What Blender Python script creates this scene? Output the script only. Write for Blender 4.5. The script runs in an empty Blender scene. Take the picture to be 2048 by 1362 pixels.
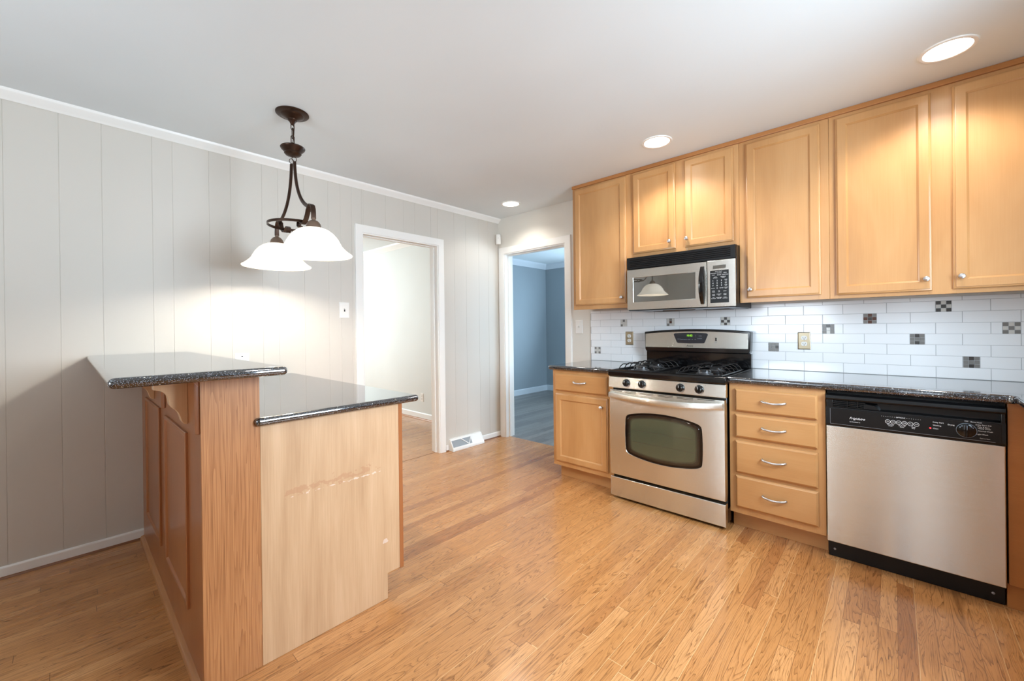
import bpy, bmesh, math, random
from mathutils import Vector, Matrix
R = math.radians
random.seed(7)
C = bpy.context.scene.collection
SC = bpy.context.scene

# ------------------------------------------------------------------ camera
CEIL = 2.428
yaw, pitch, roll = R(132.754878), R(-0.098317), R(-0.65861)
F = Vector((math.cos(yaw)*math.cos(pitch), math.sin(yaw)*math.cos(pitch), math.sin(pitch)))
r0 = Vector((math.sin(yaw), -math.cos(yaw), 0)); u0 = r0.cross(F)
rv = math.cos(roll)*r0 + math.sin(roll)*u0
uv_ = -math.sin(roll)*r0 + math.cos(roll)*u0
cam = bpy.data.cameras.new('camera'); co = bpy.data.objects.new('camera', cam); C.objects.link(co)
M = Matrix.Identity(4)
for i in range(3):
    M[i][0] = rv[i]; M[i][1] = uv_[i]; M[i][2] = -F[i]
M.translation = (3.24976, -3.30328, 1.21051)
co.matrix_world = M
cam.sensor_width = 36; cam.lens = 824.47/2048*36
cam.shift_y = -23.72/2048
cam.clip_start = 0.02
SC.camera = co

# ------------------------------------------------------------------ world, lights, exposure
SC.view_settings.view_transform = 'Standard'; SC.view_settings.look = 'None'
SC.view_settings.gamma = 1; SC.view_settings.use_curve_mapping = False
SC.view_settings.exposure = 0.38
SC.cycles.max_bounces = 10; SC.cycles.diffuse_bounces = 6; SC.cycles.glossy_bounces = 5
SC.cycles.sample_clamp_indirect = 6.0
SC.cycles.caustics_reflective = False; SC.cycles.caustics_refractive = False
W = bpy.data.worlds.new('sky'); SC.world = W; W.use_nodes = True
W.node_tree.nodes['Background'].inputs[0].default_value = (0.75, 0.87, 1.0, 1)
W.node_tree.nodes['Background'].inputs[1].default_value = 0.3

def area(name, loc, direction, sx, sy, power, col, spread=180):
    l = bpy.data.lights.new(name, 'AREA'); l.shape = 'RECTANGLE'; l.size = sx; l.size_y = sy
    l.energy = power; l.color = col; l.spread = R(spread)
    o = bpy.data.objects.new(name, l); C.objects.link(o); o.location = loc
    o.rotation_euler = Vector(direction).to_track_quat('-Z', 'Z').to_euler()
    return o
# daylight at the side window, rear sidelight and two rooms beyond, plus an added rear fill
area('daylight_side_window', (4.36, -1.70, 1.50), (-1, 0, -0.35), 1.5, 0.85, 74, (0.72, 0.87, 1.0), 140)
area('daylight_rear_sidelight', (3.50, -5.56, 1.2), (0, 1, 0), 0.40, 1.9, 4, (0.80, 0.90, 1.0))
area('fill_rear', (1.9, -5.56, 1.45), (0, 1, 0.9), 1.2, 1.2, 42, (0.78, 0.89, 1.0), 130)  # unseen fill light, added to lift the ceiling and the bar's front
area('daylight_hall_window', (-3.92, -1.7, 1.5), (1, 0.25, 0), 1.8, 1.5, 100, (0.88, 0.97, 1.0))
area('daylight_den_window', (2.9, 1.75, 1.3), (-1, 0.05, 0.3), 1.6, 1.3, 70, (0.60, 0.81, 1.0))
area('daylight_den_window', (0.1, 3.0, 1.35), (0, -1, 0.35), 1.5, 1.2, 75, (0.58, 0.80, 1.0))

def spot(name, loc, power, col, size=140, blend=0.55):
    l = bpy.data.lights.new(name, 'SPOT'); l.energy = power; l.color = col
    l.spot_size = R(size); l.spot_blend = blend; l.shadow_soft_size = 0.07
    o = bpy.data.objects.new(name, l); C.objects.link(o); o.location = loc
    return o

# ------------------------------------------------------------------ materials
def nt(name):
    m = bpy.data.materials.new(name); m.use_nodes = True
    t = m.node_tree; b = t.nodes['Principled BSDF']
    return m, t, b
def s2l(c):
    return tuple(((v/255)/12.92 if v/255 <= 0.04045 else ((v/255+0.055)/1.055)**2.4) for v in c) + (1,)
def P(name, col, rough=0.5, metal=0.0, coat=0.0, spec=0.5, emit=None, estr=0):
    m, t, b = nt(name)
    b.inputs['Base Color'].default_value = s2l(col)
    b.inputs['Roughness'].default_value = rough; b.inputs['Metallic'].default_value = metal
    b.inputs['Coat Weight'].default_value = coat; b.inputs['Coat Roughness'].default_value = 0.12
    b.inputs['Specular IOR Level'].default_value = spec
    if emit: b.inputs['Emission Color'].default_value = s2l(emit); b.inputs['Emission Strength'].default_value = estr
    return m
def N(t, typ, **kw):
    n = t.nodes.new(typ)
    for k, v in kw.items():
        if k == 'op': n.operation = v
        else: setattr(n, k, v)
    return n
def link(t, a, b): t.links.new(a, b)
def math_(t, op, a, b=None, c=None):
    n = N(t, 'ShaderNodeMath', op=op)
    for i, v in enumerate((a, b, c)):
        if v is None: continue
        if isinstance(v, (int, float)): n.inputs[i].default_value = v
        else: link(t, v, n.inputs[i])
    return n.outputs[0]
def ramp(t, fac, stops):
    n = N(t, 'ShaderNodeValToRGB')
    e = n.color_ramp.elements
    while len(e) < len(stops): e.new(0.5)
    for i, (p, c) in enumerate(stops):
        e[i].position = p; e[i].color = c if len(c) == 4 else s2l(c)
    link(t, fac, n.inputs[0]); return n.outputs[0]
def mix(t, fac, a, b, blend='MIX'):
    n = N(t, 'ShaderNodeMix', data_type='RGBA', blend_type=blend)
    if isinstance(fac, (int, float)): n.inputs[0].default_value = fac
    else: link(t, fac, n.inputs[0])
    for i, v in ((6, a), (7, b)):
        if isinstance(v, tuple): n.inputs[i].default_value = v if len(v) == 4 else s2l(v)
        else: link(t, v, n.inputs[i])
    return n.outputs[2]
def noise(t, vec, scale, detail=3, rough=0.5, dist=0):
    n = N(t, 'ShaderNodeTexNoise'); n.inputs['Scale'].default_value = scale
    n.inputs['Detail'].default_value = detail; n.inputs['Roughness'].default_value = rough
    n.inputs['Distortion'].default_value = dist
    link(t, vec, n.inputs['Vector']); return n.outputs['Fac']
def mapping(t, scale, loc=(0, 0, 0), coord='Object'):
    tc = N(t, 'ShaderNodeTexCoord'); mp = N(t, 'ShaderNodeMapping')
    mp.inputs['Scale'].default_value = scale; mp.inputs['Location'].default_value = loc
    link(t, tc.outputs[coord], mp.inputs['Vector']); return mp.outputs[0]
def bump(t, b, h, strength=0.2, dist=0.002):
    n = N(t, 'ShaderNodeBump'); n.inputs['Strength'].default_value = strength; n.inputs['Distance'].default_value = dist
    link(t, h, n.inputs['Height']); link(t, n.outputs[0], b.inputs['Normal'])

def wood(name, dark, mid, light, axis='z', fine=0.35, rough=0.32, coat=0.25, rings=0.25, ringk=9.0):
    """figured hardwood: soft blotches, faint growth contours and fine pores along the grain"""
    m, t, b = nt(name)
    st = {'x': (0.3, 1, 1), 'y': (1, 0.3, 1), 'z': (1, 1, 0.3)}[axis]
    fi = {'x': (0.02, 1, 1), 'y': (1, 0.02, 1), 'z': (1, 1, 0.02)}[axis]
    v = mapping(t, st); blot = noise(t, v, 3.2, 4, 0.5, 0.5)
    v2 = mapping(t, fi); pores = noise(t, v2, 260, 2, 0.6)
    ring = math_(t, 'FRACT', math_(t, 'MULTIPLY', noise(t, v, 3.2, 2, 0.5, 0.3), ringk))
    ring = math_(t, 'ABSOLUTE', math_(t, 'SUBTRACT', ring, 0.5))
    f = math_(t, 'ADD', math_(t, 'MULTIPLY', blot, 1.0), math_(t, 'MULTIPLY', math_(t, 'SUBTRACT', pores, 0.5), fine))
    f = math_(t, 'ADD', f, math_(t, 'MULTIPLY', math_(t, 'SUBTRACT', ring, 0.25), rings))
    col = ramp(t, f, [(0.15, dark), (0.5, mid), (0.85, light)])
    link(t, col, b.inputs['Base Color'])
    b.inputs['Roughness'].default_value = rough; b.inputs['Coat Weight'].default_value = coat
    b.inputs['Coat Roughness'].default_value = 0.18
    bump(t, b, pores, 0.05, 0.0005)
    return m
MAPLE = ((166, 116, 68), (190, 141, 89), (205, 159, 108))
m_maple = wood('maple_vertical', *MAPLE, 'z', 0.18, rings=0.10)
m_maple_h = wood('maple_horizontal', *MAPLE, 'x', 0.18, rings=0.16)
m_maple_shade = wood('maple_shade', (150, 96, 48), (170, 112, 60), (186, 128, 74), 'x', 0.2, rings=0.1)  # darker copy of the maple, with shade put into its colour
m_bar = wood('stained_bar_panel', (134, 80, 44), (158, 98, 57), (174, 114, 70), 'z', 0.2, rings=0.12)
m_floor_shoe = wood('floor_shoe', (104, 64, 36), (124, 78, 46), (140, 92, 56), 'y', 0.3)
m_shoe = wood('stained_shoe', (150, 98, 54), (178, 120, 70), (196, 140, 86), 'x', 0.3)
def oak_board():
    m, t, b = nt('oak_end_board')
    v = mapping(t, (1, 1, 0.035)); base = noise(t, v, 13, 3, 0.55, 0.5)
    k = math_(t, 'POWER', math_(t, 'FRACT', math_(t, 'MULTIPLY', base, 19.0)), 2.0)
    pores = noise(t, mapping(t, (1, 1, 0.012)), 330, 3, 0.6)
    big = noise(t, mapping(t, (1, 1, 0.25)), 4, 2)
    f = math_(t, 'ADD', math_(t, 'MULTIPLY', k, 0.26), math_(t, 'MULTIPLY', math_(t, 'SUBTRACT', pores, 0.45), 1.3))
    f = math_(t, 'ADD', f, math_(t, 'MULTIPLY', math_(t, 'SUBTRACT', big, 0.5), 0.3))
    link(t, ramp(t, f, [(0.0, (184, 130, 84)), (0.3, (162, 108, 66)), (0.7, (112, 68, 38))]), b.inputs['Base Color'])
    b.inputs['Roughness'].default_value = 0.42; b.inputs['Coat Weight'].default_value = 0.1
    bump(t, b, pores, 0.08, 0.0006); return m
m_oakpost = oak_board()
m_corbel = wood('pale_corbel', (190, 146, 104), (208, 166, 124), (220, 182, 142), 'z', 0.2, rings=0.1)

def laminate():
    m, t, b = nt('worn_maple_laminate')
    v = mapping(t, (1, 1, 0.10)); blot = noise(t, v, 14, 5, 0.6, 0.4)
    v2 = mapping(t, (1, 1, 0.02)); pores = noise(t, v2, 240, 2, 0.6)
    ring = math_(t, 'ABSOLUTE', math_(t, 'SUBTRACT', math_(t, 'FRACT', math_(t, 'MULTIPLY', noise(t, v, 3, 2, 0.5), 10)), 0.5))
    f = math_(t, 'ADD', blot, math_(t, 'MULTIPLY', math_(t, 'SUBTRACT', pores, 0.5), 0.5))
    f = math_(t, 'ADD', f, math_(t, 'MULTIPLY', math_(t, 'SUBTRACT', ring, 0.25), 0.35))
    col = ramp(t, f, [(0.15, (180, 144, 108)), (0.5, (197, 162, 126)), (0.85, (211, 178, 143))])
    # worn scuff: a level scrape with brown rub marks above it
    g = N(t, 'ShaderNodeNewGeometry'); sp = N(t, 'ShaderNodeSeparateXYZ'); link(t, g.outputs['Position'], sp.inputs[0])
    y, z = sp.outputs[1], sp.outputs[2]
    tc = N(t, 'ShaderNodeTexCoord')
    nz = noise(t, mapping(t, (1, 1, 1.6)), 26, 4, 0.6)
    inside = math_(t, 'MULTIPLY', math_(t, 'GREATER_THAN', y, SCUFF[0]), math_(t, 'LESS_THAN', y, SCUFF[1]))
    d = math_(t, 'ABSOLUTE', math_(t, 'SUBTRACT', z, SCUFF[2]))
    line = math_(t, 'MULTIPLY', inside, math_(t, 'LESS_THAN', math_(t, 'ADD', d, math_(t, 'MULTIPLY', noise(t, mapping(t, (1, 1, 1)), 60, 3), 0.022)), 0.0125))
    d2 = math_(t, 'ABSOLUTE', math_(t, 'SUBTRACT', z, SCUFF[2] + 0.018))
    rub = math_(t, 'MULTIPLY', inside, math_(t, 'GREATER_THAN', math_(t, 'SUBTRACT', nz, math_(t, 'MULTIPLY', d2, 7)), 0.46))
    col = mix(t, math_(t, 'MULTIPLY', rub, 0.42), col, (176, 126, 92))
    col = mix(t, math_(t, 'MULTIPLY', math_(t, 'MULTIPLY', line, math_(t, 'GREATER_THAN', noise(t, mapping(t, (1, 1, 1)), 34, 4, 0.7), 0.47)), 0.7), col, (228, 212, 198))
    # white chip low on the right
    dy = math_(t, 'SUBTRACT', y, CHIP[0]); dz = math_(t, 'SUBTRACT', z, CHIP[1])
    rr = math_(t, 'SQRT', math_(t, 'ADD', math_(t, 'MULTIPLY', dy, dy), math_(t, 'MULTIPLY', dz, dz)))
    chip = math_(t, 'LESS_THAN', math_(t, 'ADD', rr, math_(t, 'MULTIPLY', noise(t, mapping(t, (1, 1, 1)), 50, 2), 0.024)), 0.023)
    col = mix(t, math_(t, 'MULTIPLY', chip, 0.5), col, (232, 220, 212))
    link(t, col, b.inputs['Base Color']); b.inputs['Roughness'].default_value = 0.45
    return m
SCUFF = (-2.755, -2.36, 0.580); CHIP = (-2.338, 0.262)
m_lam = laminate()

def floor_mat(name, tones, W_=0.0555, grain=1.0, rough=0.23, gaps=True):
    m, t, b = nt(name)
    g = N(t, 'ShaderNodeNewGeometry'); sp = N(t, 'ShaderNodeSeparateXYZ'); link(t, g.outputs['Position'], sp.inputs[0])
    x, y = sp.outputs[0], sp.outputs[1]
    xr = math_(t, 'DIVIDE', math_(t, 'ADD', x, 20), W_)
    row = math_(t, 'FLOOR', xr); fx = math_(t, 'FRACT', xr)
    wn = N(t, 'ShaderNodeTexWhiteNoise', noise_dimensions='1D'); link(t, row, wn.inputs['W'])
    yr = math_(t, 'DIVIDE', math_(t, 'ADD', y, math_(t, 'MULTIPLY_ADD', wn.outputs['Value'], 7.0, 30.0)), 1.12)
    cell = math_(t, 'FLOOR', yr); fy = math_(t, 'FRACT', yr)
    cv = N(t, 'ShaderNodeCombineXYZ'); link(t, row, cv.inputs[0]); link(t, cell, cv.inputs[1])
    w2 = N(t, 'ShaderNodeTexWhiteNoise', noise_dimensions='2D'); link(t, cv.outputs[0], w2.inputs['Vector'])
    rnd = w2.outputs['Value']
    # grain coordinates, shifted for each board
    gv = N(t, 'ShaderNodeCombineXYZ')
    link(t, math_(t, 'MULTIPLY_ADD', x, 1.0, math_(t, 'MULTIPLY', rnd, 91.0)), gv.inputs[0])
    link(t, math_(t, 'MULTIPLY_ADD', y, 0.085, math_(t, 'MULTIPLY', rnd, 37.0)), gv.inputs[1])
    cath = noise(t, gv.outputs[0], 13, 3.5, 0.5, 0.5)
    k = math_(t, 'FRACT', math_(t, 'MULTIPLY', cath, 22.0))
    k = math_(t, 'POWER', k, 5.0)
    fv = N(t, 'ShaderNodeCombineXYZ')
    link(t, math_(t, 'MULTIPLY_ADD', x, 1.0, math_(t, 'MULTIPLY', rnd, 11.0)), fv.inputs[0])
    link(t, math_(t, 'MULTIPLY', y, 0.03), fv.inputs[1])
    pores = noise(t, fv.outputs[0], 420, 2, 0.65)
    soft = noise(t, gv.outputs[0], 5, 2)
    base = ramp(t, rnd, [(0.0, tones[0]), (0.16, tones[1]), (0.75, tones[2]), (1.0, tones[3])])
    mod = math_(t, 'SUBTRACT', 1.06, math_(t, 'MULTIPLY', k, 0.58*grain))
    mod = math_(t, 'SUBTRACT', mod, math_(t, 'MULTIPLY', math_(t, 'GREATER_THAN', pores, 0.58), 0.2*grain))
    mod = math_(t, 'ADD', mod, math_(t, 'MULTIPLY', math_(t, 'SUBTRACT', soft, 0.5), 0.25))
    cc = N(t, 'ShaderNodeCombineXYZ')
    link(t, mod, cc.inputs[0]); link(t, math_(t, 'POWER', mod, 1.18), cc.inputs[1]); link(t, math_(t, 'POWER', mod, 1.4), cc.inputs[2])
    col = mix(t, 1.0, base, cc.outputs[0], 'MULTIPLY')
    e = math_(t, 'MINIMUM', fx, math_(t, 'SUBTRACT', 1.0, fx))
    seam = math_(t, 'LESS_THAN', e, 0.014)
    ey = math_(t, 'MINIMUM', fy, math_(t, 'SUBTRACT', 1.0, fy))
    butt = math_(t, 'LESS_THAN', ey, 0.0012)
    both = math_(t, 'MAXIMUM', seam, butt)
    wr = N(t, 'ShaderNodeTexWhiteNoise', noise_dimensions='1D'); link(t, math_(t, 'FLOOR', math_(t, 'ADD', xr, 0.5)), wr.inputs['W'])
    pale = math_(t, 'MULTIPLY', math_(t, 'GREATER_THAN', wr.outputs['Value'], 0.55), math_(t, 'GREATER_THAN', x, 2.0))
    gapc = mix(t, pale, (112, 70, 36), (226, 190, 140)) if gaps else s2l((60, 62, 66))
    col = mix(t, math_(t, 'MULTIPLY', both, 0.75), col, gapc)
    link(t, col, b.inputs['Base Color'])
    rg = math_(t, 'MULTIPLY_ADD', noise(t, gv.outputs[0], 30, 2), 0.12, rough)
    link(t, rg, b.inputs['Roughness'])
    b.inputs['Coat Weight'].default_value = 0.3; b.inputs['Coat Roughness'].default_value = 0.16
    bump(t, b, math_(t, 'SUBTRACT', 1.0, both), 0.25, 0.001)
    return m
m_floor = floor_mat('oak_strip_floor', [(164, 108, 62), (184, 128, 75), (191, 135, 82), (201, 147, 94)])
m_floor_den = floor_mat('grey_plank_floor', [(104, 98, 94), (116, 110, 106), (124, 118, 112), (132, 126, 120)], 0.09, 0.5, 0.35, False)

def granite(name):
    m, t, b = nt(name)
    v = mapping(t, (1, 1, 1))
    vo = N(t, 'ShaderNodeTexVoronoi'); vo.inputs['Scale'].default_value = 150; link(t, v, vo.inputs['Vector'])
    vo2 = N(t, 'ShaderNodeTexVoronoi'); vo2.inputs['Scale'].default_value = 340; link(t, v, vo2.inputs['Vector'])
    sep = N(t, 'ShaderNodeSeparateColor'); link(t, vo.outputs['Color'], sep.inputs[0])
    sep2 = N(t, 'ShaderNodeSeparateColor'); link(t, vo2.outputs['Color'], sep2.inputs[0])
    size = math_(t, 'MULTIPLY', sep.outputs[1], 0.34)
    big = math_(t, 'MULTIPLY', math_(t, 'GREATER_THAN', sep.outputs[0], 0.72), math_(t, 'LESS_THAN', vo.outputs['Distance'], size))
    small = math_(t, 'MULTIPLY', math_(t, 'GREATER_THAN', sep2.outputs[0], 0.50), math_(t, 'LESS_THAN', vo2.outputs['Distance'], 0.36))
    fleck = ramp(t, sep.outputs[2], [(0.0, (170, 160, 130)), (0.5, (205, 205, 195)), (1.0, (150, 160, 170))])
    col = mix(t, math_(t, 'MULTIPLY', small, 0.8), (16, 17, 20), (136, 142, 152))
    col = mix(t, big, col, fleck)
    link(t, col, b.inputs['Base Color'])
    b.inputs['Roughness'].default_value = 0.035; b.inputs['IOR'].default_value = 2.0; b.inputs['Coat Weight'].default_value = 0.7; b.inputs['Coat Roughness'].default_value = 0.09
    return m
m_granite = granite('black_flecked_counter')

def steel(name, col=(228, 229, 223), rough=0.19, tilt=0.34):
    """horizontally brushed sheet: fine random scratches tilt the surface up and down, so lights smear upright"""
    m, t, b = nt(name)
    b.inputs['Metallic'].default_value = 1.0
    n = noise(t, mapping(t, (3, 3, 600)), 1.0, 3, 0.6)
    link(t, ramp(t, n, [(0.3, tuple(int(c*0.95) for c in col)), (0.7, col)]), b.inputs['Base Color'])
    b.inputs['Roughness'].default_value = rough
    g = N(t, 'ShaderNodeNewGeometry'); sp = N(t, 'ShaderNodeSeparateXYZ'); link(t, g.outputs['Position'], sp.inputs[0])
    cv = N(t, 'ShaderNodeCombineXYZ')
    link(t, math_(t, 'FLOOR', math_(t, 'MULTIPLY', sp.outputs[2], 12000.0)), cv.inputs[0])
    link(t, math_(t, 'FLOOR', math_(t, 'MULTIPLY', math_(t, 'ADD', sp.outputs[0], sp.outputs[1]), 7000.0)), cv.inputs[1])
    w = N(t, 'ShaderNodeTexWhiteNoise', noise_dimensions='2D'); link(t, cv.outputs[0], w.inputs['Vector'])
    tv = N(t, 'ShaderNodeCombineXYZ')
    link(t, math_(t, 'MULTIPLY', math_(t, 'SUBTRACT', w.outputs['Value'], 0.5), 2*tilt), tv.inputs[2])
    ad = N(t, 'ShaderNodeVectorMath', op='ADD'); link(t, g.outputs['Normal'], ad.inputs[0]); link(t, tv.outputs[0], ad.inputs[1])
    no = N(t, 'ShaderNodeVectorMath', op='NORMALIZE'); link(t, ad.outputs[0], no.inputs[0])
    link(t, no.outputs[0], b.inputs['Normal'])
    return m
m_steel = steel('brushed_stainless')
m_chrome = P('satin_nickel', (205, 205, 208), 0.32, 1.0)
m_blackgloss = P('black_enamel', (8, 8, 9), 0.10, 0, 0.15)
m_black = P('black_plastic', (9, 9, 10), 0.32, spec=0.35)
m_iron = P('cast_iron', (20, 20, 22), 0.24)
m_burner = P('burner_ring', (70, 70, 72), 0.4, 0.6)
m_blackmatte = P('dark_void', (6, 6, 6), 0.7)
m_ovenglass = P('oven_glass', (66, 72, 56), 0.06, 0, 1.0)
m_frit = [P('oven_glass_%d' % k, tuple(int(14+(c-14)*k/4) for c in (70, 76, 58)), 0.06, 0, 1.0) for k in range(5)]
m_micglass = P('microwave_glass', (52, 50, 42), 0.02, 0, 0.0, 0.5)
m_micglass.node_tree.nodes['Principled BSDF'].inputs['IOR'].default_value = 3.2
m_display = P('display_glass', (38, 42, 48), 0.12, 0, 0.5)
m_green = P('green_digits', (20, 30, 5), 0.5, emit=(150, 235, 40), estr=1.6)
m_red = P('red_indicator', (120, 10, 10), 0.4, emit=(255, 60, 70), estr=2.0)
m_white_ink = P('white_print', (225, 225, 225), 0.5)
m_grey_ink = P('grey_print', (120, 134, 146), 0.5)
m_black_ink = P('black_print', (14, 14, 14), 0.5)
m_grey = P('grey_metal', (150, 154, 160), 0.4, 0.6)
m_filter = P('brown_filter', (74, 58, 46), 0.5, 0.4)

def paint(name, col, rough=0.55):
    m, t, b = nt(name)
    n = noise(t, mapping(t, (1, 1, 1)), 1.2, 2)
    c2 = tuple(int(v*0.975) for v in col)
    link(t, ramp(t, n, [(0.3, c2), (0.7, col)]), b.inputs['Base Color'])
    b.inputs['Roughness'].default_value = rough
    bump(t, b, noise(t, mapping(t, (1, 1, 1)), 220, 2), 0.05, 0.0006)
    return m
m_wallA = paint('greige_panelling', (205, 199, 190), 0.5)
m_wallB = paint('greige_wall', (222, 218, 209), 0.55)
m_ceil = paint('ceiling_white', (224, 230, 232), 0.8)
m_hall = paint('hall_wall', (222, 225, 222), 0.6)
m_den = paint('den_wall', (152, 162, 168), 0.6)
m_den_trim = paint('den_trim', (214, 220, 226), 0.5)
m_trim = P('white_trim', (236, 235, 231), 0.32)
m_wplate = P('white_plate', (232, 230, 225), 0.35)
m_tile = P('white_glazed_tile', (238, 240, 242), 0.14, 0, 0.3)
m_grout = P('grey_grout', (178, 180, 182), 0.85)
m_brassplate = P('pewter_plate', (168, 156, 132), 0.32, 0.9)
MOS = [P('mosaic_steel', (122, 119, 115), 0.22), P('mosaic_dark', (60, 56, 53), 0.2),
       P('mosaic_pale', (206, 204, 198), 0.15), P('mosaic_brown', (90, 58, 46), 0.15)]
m_bronze = P('oil_rubbed_bronze', (62, 44, 34), 0.34, 0.75)
m_bronze2 = P('bronze_cup', (120, 100, 86), 0.35, 0.6)
m_shade = P('lit_alabaster_glass', (240, 232, 215), 0.3, emit=(255, 246, 228), estr=0.74)
m_bulb = P('lit_bulb', (255, 255, 255), 0.4, emit=(255, 247, 234), estr=520)
m_lens = P('lit_downlight_lens', (255, 255, 255), 0.5, emit=(255, 246, 230), estr=7)
m_mesh = P('register_damper', (150, 156, 160), 0.5)

# ------------------------------------------------------------------ builders
class MB:
    def __init__(s): s.bm = bmesh.new(); s.mi = 0; s.done = s.bm.faces.layers.int.new('done')
    def _tag(s):
        for f in s.bm.faces:
            if not f[s.done]: f.material_index = s.mi; f[s.done] = 1
    def box(s, x0, x1, y0, y1, z0, z1, bev=0, seg=2, sel=None):
        bm = s.bm
        vs = [bm.verts.new((x, y, z)) for x in (x0, x1) for y in (y0, y1) for z in (z0, z1)]
        fs = [bm.faces.new([vs[i] for i in q]) for q in ((0, 1, 3, 2), (4, 6, 7, 5), (0, 4, 5, 1), (2, 3, 7, 6), (0, 2, 6, 4), (1, 5, 7, 3))]
        if bev: s._bevel(fs, bev, seg, sel)
        s._tag(); return s
    def _bevel(s, fs, bev, seg, sel):
        es = {e for f in fs for e in f.edges}
        if sel: es = [e for e in es if sel((e.verts[0].co+e.verts[1].co)/2, e)]
        bmesh.ops.recalc_face_normals(s.bm, faces=fs)
        bmesh.ops.bevel(s.bm, geom=list(es), offset=bev, segments=seg, affect='EDGES', profile=0.5)
    def prism(s, pts, plane, a0, a1, bev=0, seg=2, sel=None):
        f3 = {'xz': lambda p, a: (p[0], a, p[1]), 'yz': lambda p, a: (a, p[0], p[1]), 'xy': lambda p, a: (p[0], p[1], a)}[plane]
        A = [s.bm.verts.new(f3(p, a0)) for p in pts]; B = [s.bm.verts.new(f3(p, a1)) for p in pts]
        n = len(pts); fs = [s.bm.faces.new(A), s.bm.faces.new(B[::-1])]
        for i in range(n): fs.append(s.bm.faces.new((A[i], B[i], B[(i+1) % n], A[(i+1) % n])))
        bmesh.ops.recalc_face_normals(s.bm, faces=fs)
        if bev: s._bevel(fs, bev, seg, sel)
        s._tag(); return s
    def loops(s, rings, cap0=True, cap1=True, closed=True):
        V = [[s.bm.verts.new(p) for p in r] for r in rings]; n = len(V[0])
        for a, b in zip(V, V[1:]):
            for i in range(n if closed else n-1):
                s.bm.faces.new((a[i], a[(i+1) % n], b[(i+1) % n], b[i]))
        if cap0: s.bm.faces.new(V[0][::-1])
        if cap1: s.bm.faces.new(V[-1])
        s._tag(); return s
    def panel(s, x0, x1, z0, z1, y, steps, sgn=-1):
        """raised/recessed front: nested rectangles (inset, height) facing sgn*Y"""
        rings = []
        for ins, h in steps:
            rings.append([(x0+ins, y+sgn*h, z0+ins), (x1-ins, y+sgn*h, z0+ins), (x1-ins, y+sgn*h, z1-ins), (x0+ins, y+sgn*h, z1-ins)])
        return s.loops(rings)
    def sweep(s, path, sec, up=(0, 0, 1), cyc=False):
        path = [Vector(p) for p in path]; rings = []; n = len(path); nrm = None
        for i, p in enumerate(path):
            a = path[(i-1) % n] if (cyc or i) else p
            b = path[(i+1) % n] if (cyc or i < n-1) else p
            tg = (b-a).normalized()
            if up is None:
                if nrm is None:
                    nrm = tg.orthogonal().normalized()
                else:
                    nrm = (nrm - tg*nrm.dot(tg)).normalized()
                w = nrm
            else:
                w = Vector(up); w = (w - tg*w.dot(tg)).normalized()
            q = tg.cross(w)
            rings.append([tuple(p + q*u + w*v) for u, v in sec])
        if cyc: rings.append(rings[0]); return s.loops(rings, False, False)
        return s.loops(rings)
    def tube(s, path, r, n=10, cyc=False, up=None):
        return s.sweep(path, [(r*math.cos(2*math.pi*i/n), r*math.sin(2*math.pi*i/n)) for i in range(n)], up, cyc)
    def lathe(s, c, prof, n=40, axis='z', cap=False):
        rings = []
        for r, h in prof:
            ring = []
            for i in range(n):
                a = 2*math.pi*i/n; u, v = max(r, 1e-5)*math.cos(a), max(r, 1e-5)*math.sin(a)
                ring.append({'z': (c[0]+u, c[1]+v, c[2]+h), 'y': (c[0]+u, c[1]+h, c[2]+v), 'x': (c[0]+h, c[1]+u, c[2]+v)}[axis])
            rings.append(ring)
        return s.loops(rings, cap, cap)
    def build(s, name, mats, parent=None, smooth=True, angle=38):
        o3 = root_of(parent).location if parent else Vector((0, 0, 0))
        bm = s.bm
        bmesh.ops.remove_doubles(bm, verts=bm.verts, dist=1e-6)
        bmesh.ops.recalc_face_normals(bm, faces=bm.faces)
        bmesh.ops.translate(bm, verts=bm.verts, vec=-o3)
        uvl = bm.loops.layers.uv.new('uv')
        for f in bm.faces:
            a = [abs(c) for c in f.normal]; k = a.index(max(a))
            for l in f.loops:
                c = l.vert.co; l[uvl].uv = ((c.y, c.z), (c.x, c.z), (c.x, c.y))[k]
        me = bpy.data.meshes.new(name); bm.to_mesh(me); bm.free()
        for mm in (mats if isinstance(mats, (list, tuple)) else [mats]): me.materials.append(mm)
        if smooth:
            me.polygons.foreach_set('use_smooth', [True]*len(me.polygons)); me.set_sharp_from_angle(angle=R(angle))
        o = bpy.data.objects.new(name, me); C.objects.link(o)
        if smooth:
            wn = o.modifiers.new('weighted_normals', 'WEIGHTED_NORMAL'); wn.mode = 'FACE_AREA'; wn.weight = 100; wn.keep_sharp = True
        if parent: o.parent = parent
        return o
def root_of(o):
    while o.parent: o = o.parent
    return o
def tag(o, label=None, cat=None, group=None, kind=None):
    for k, v in (('label', label), ('category', cat), ('group', group), ('kind', kind)):
        if v: o[k] = v
    return o
def thing(name, loc, label, cat, group=None):
    o = bpy.data.objects.new(name, None); C.objects.link(o); o.location = loc
    o.empty_display_size = 0.1
    return tag(o, label, cat, group)
def struct(mb, name, mats, label, cat, parent=None, smooth=True):
    o = mb.build(name, mats, parent, smooth)
    return tag(o, label, cat, None, 'structure')
def copy_tree(o, parent=None):
    c = o.copy(); C.objects.link(c)
    if parent: c.parent = parent
    for ch in list(o.children): copy_tree(ch, c)
    return c
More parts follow.
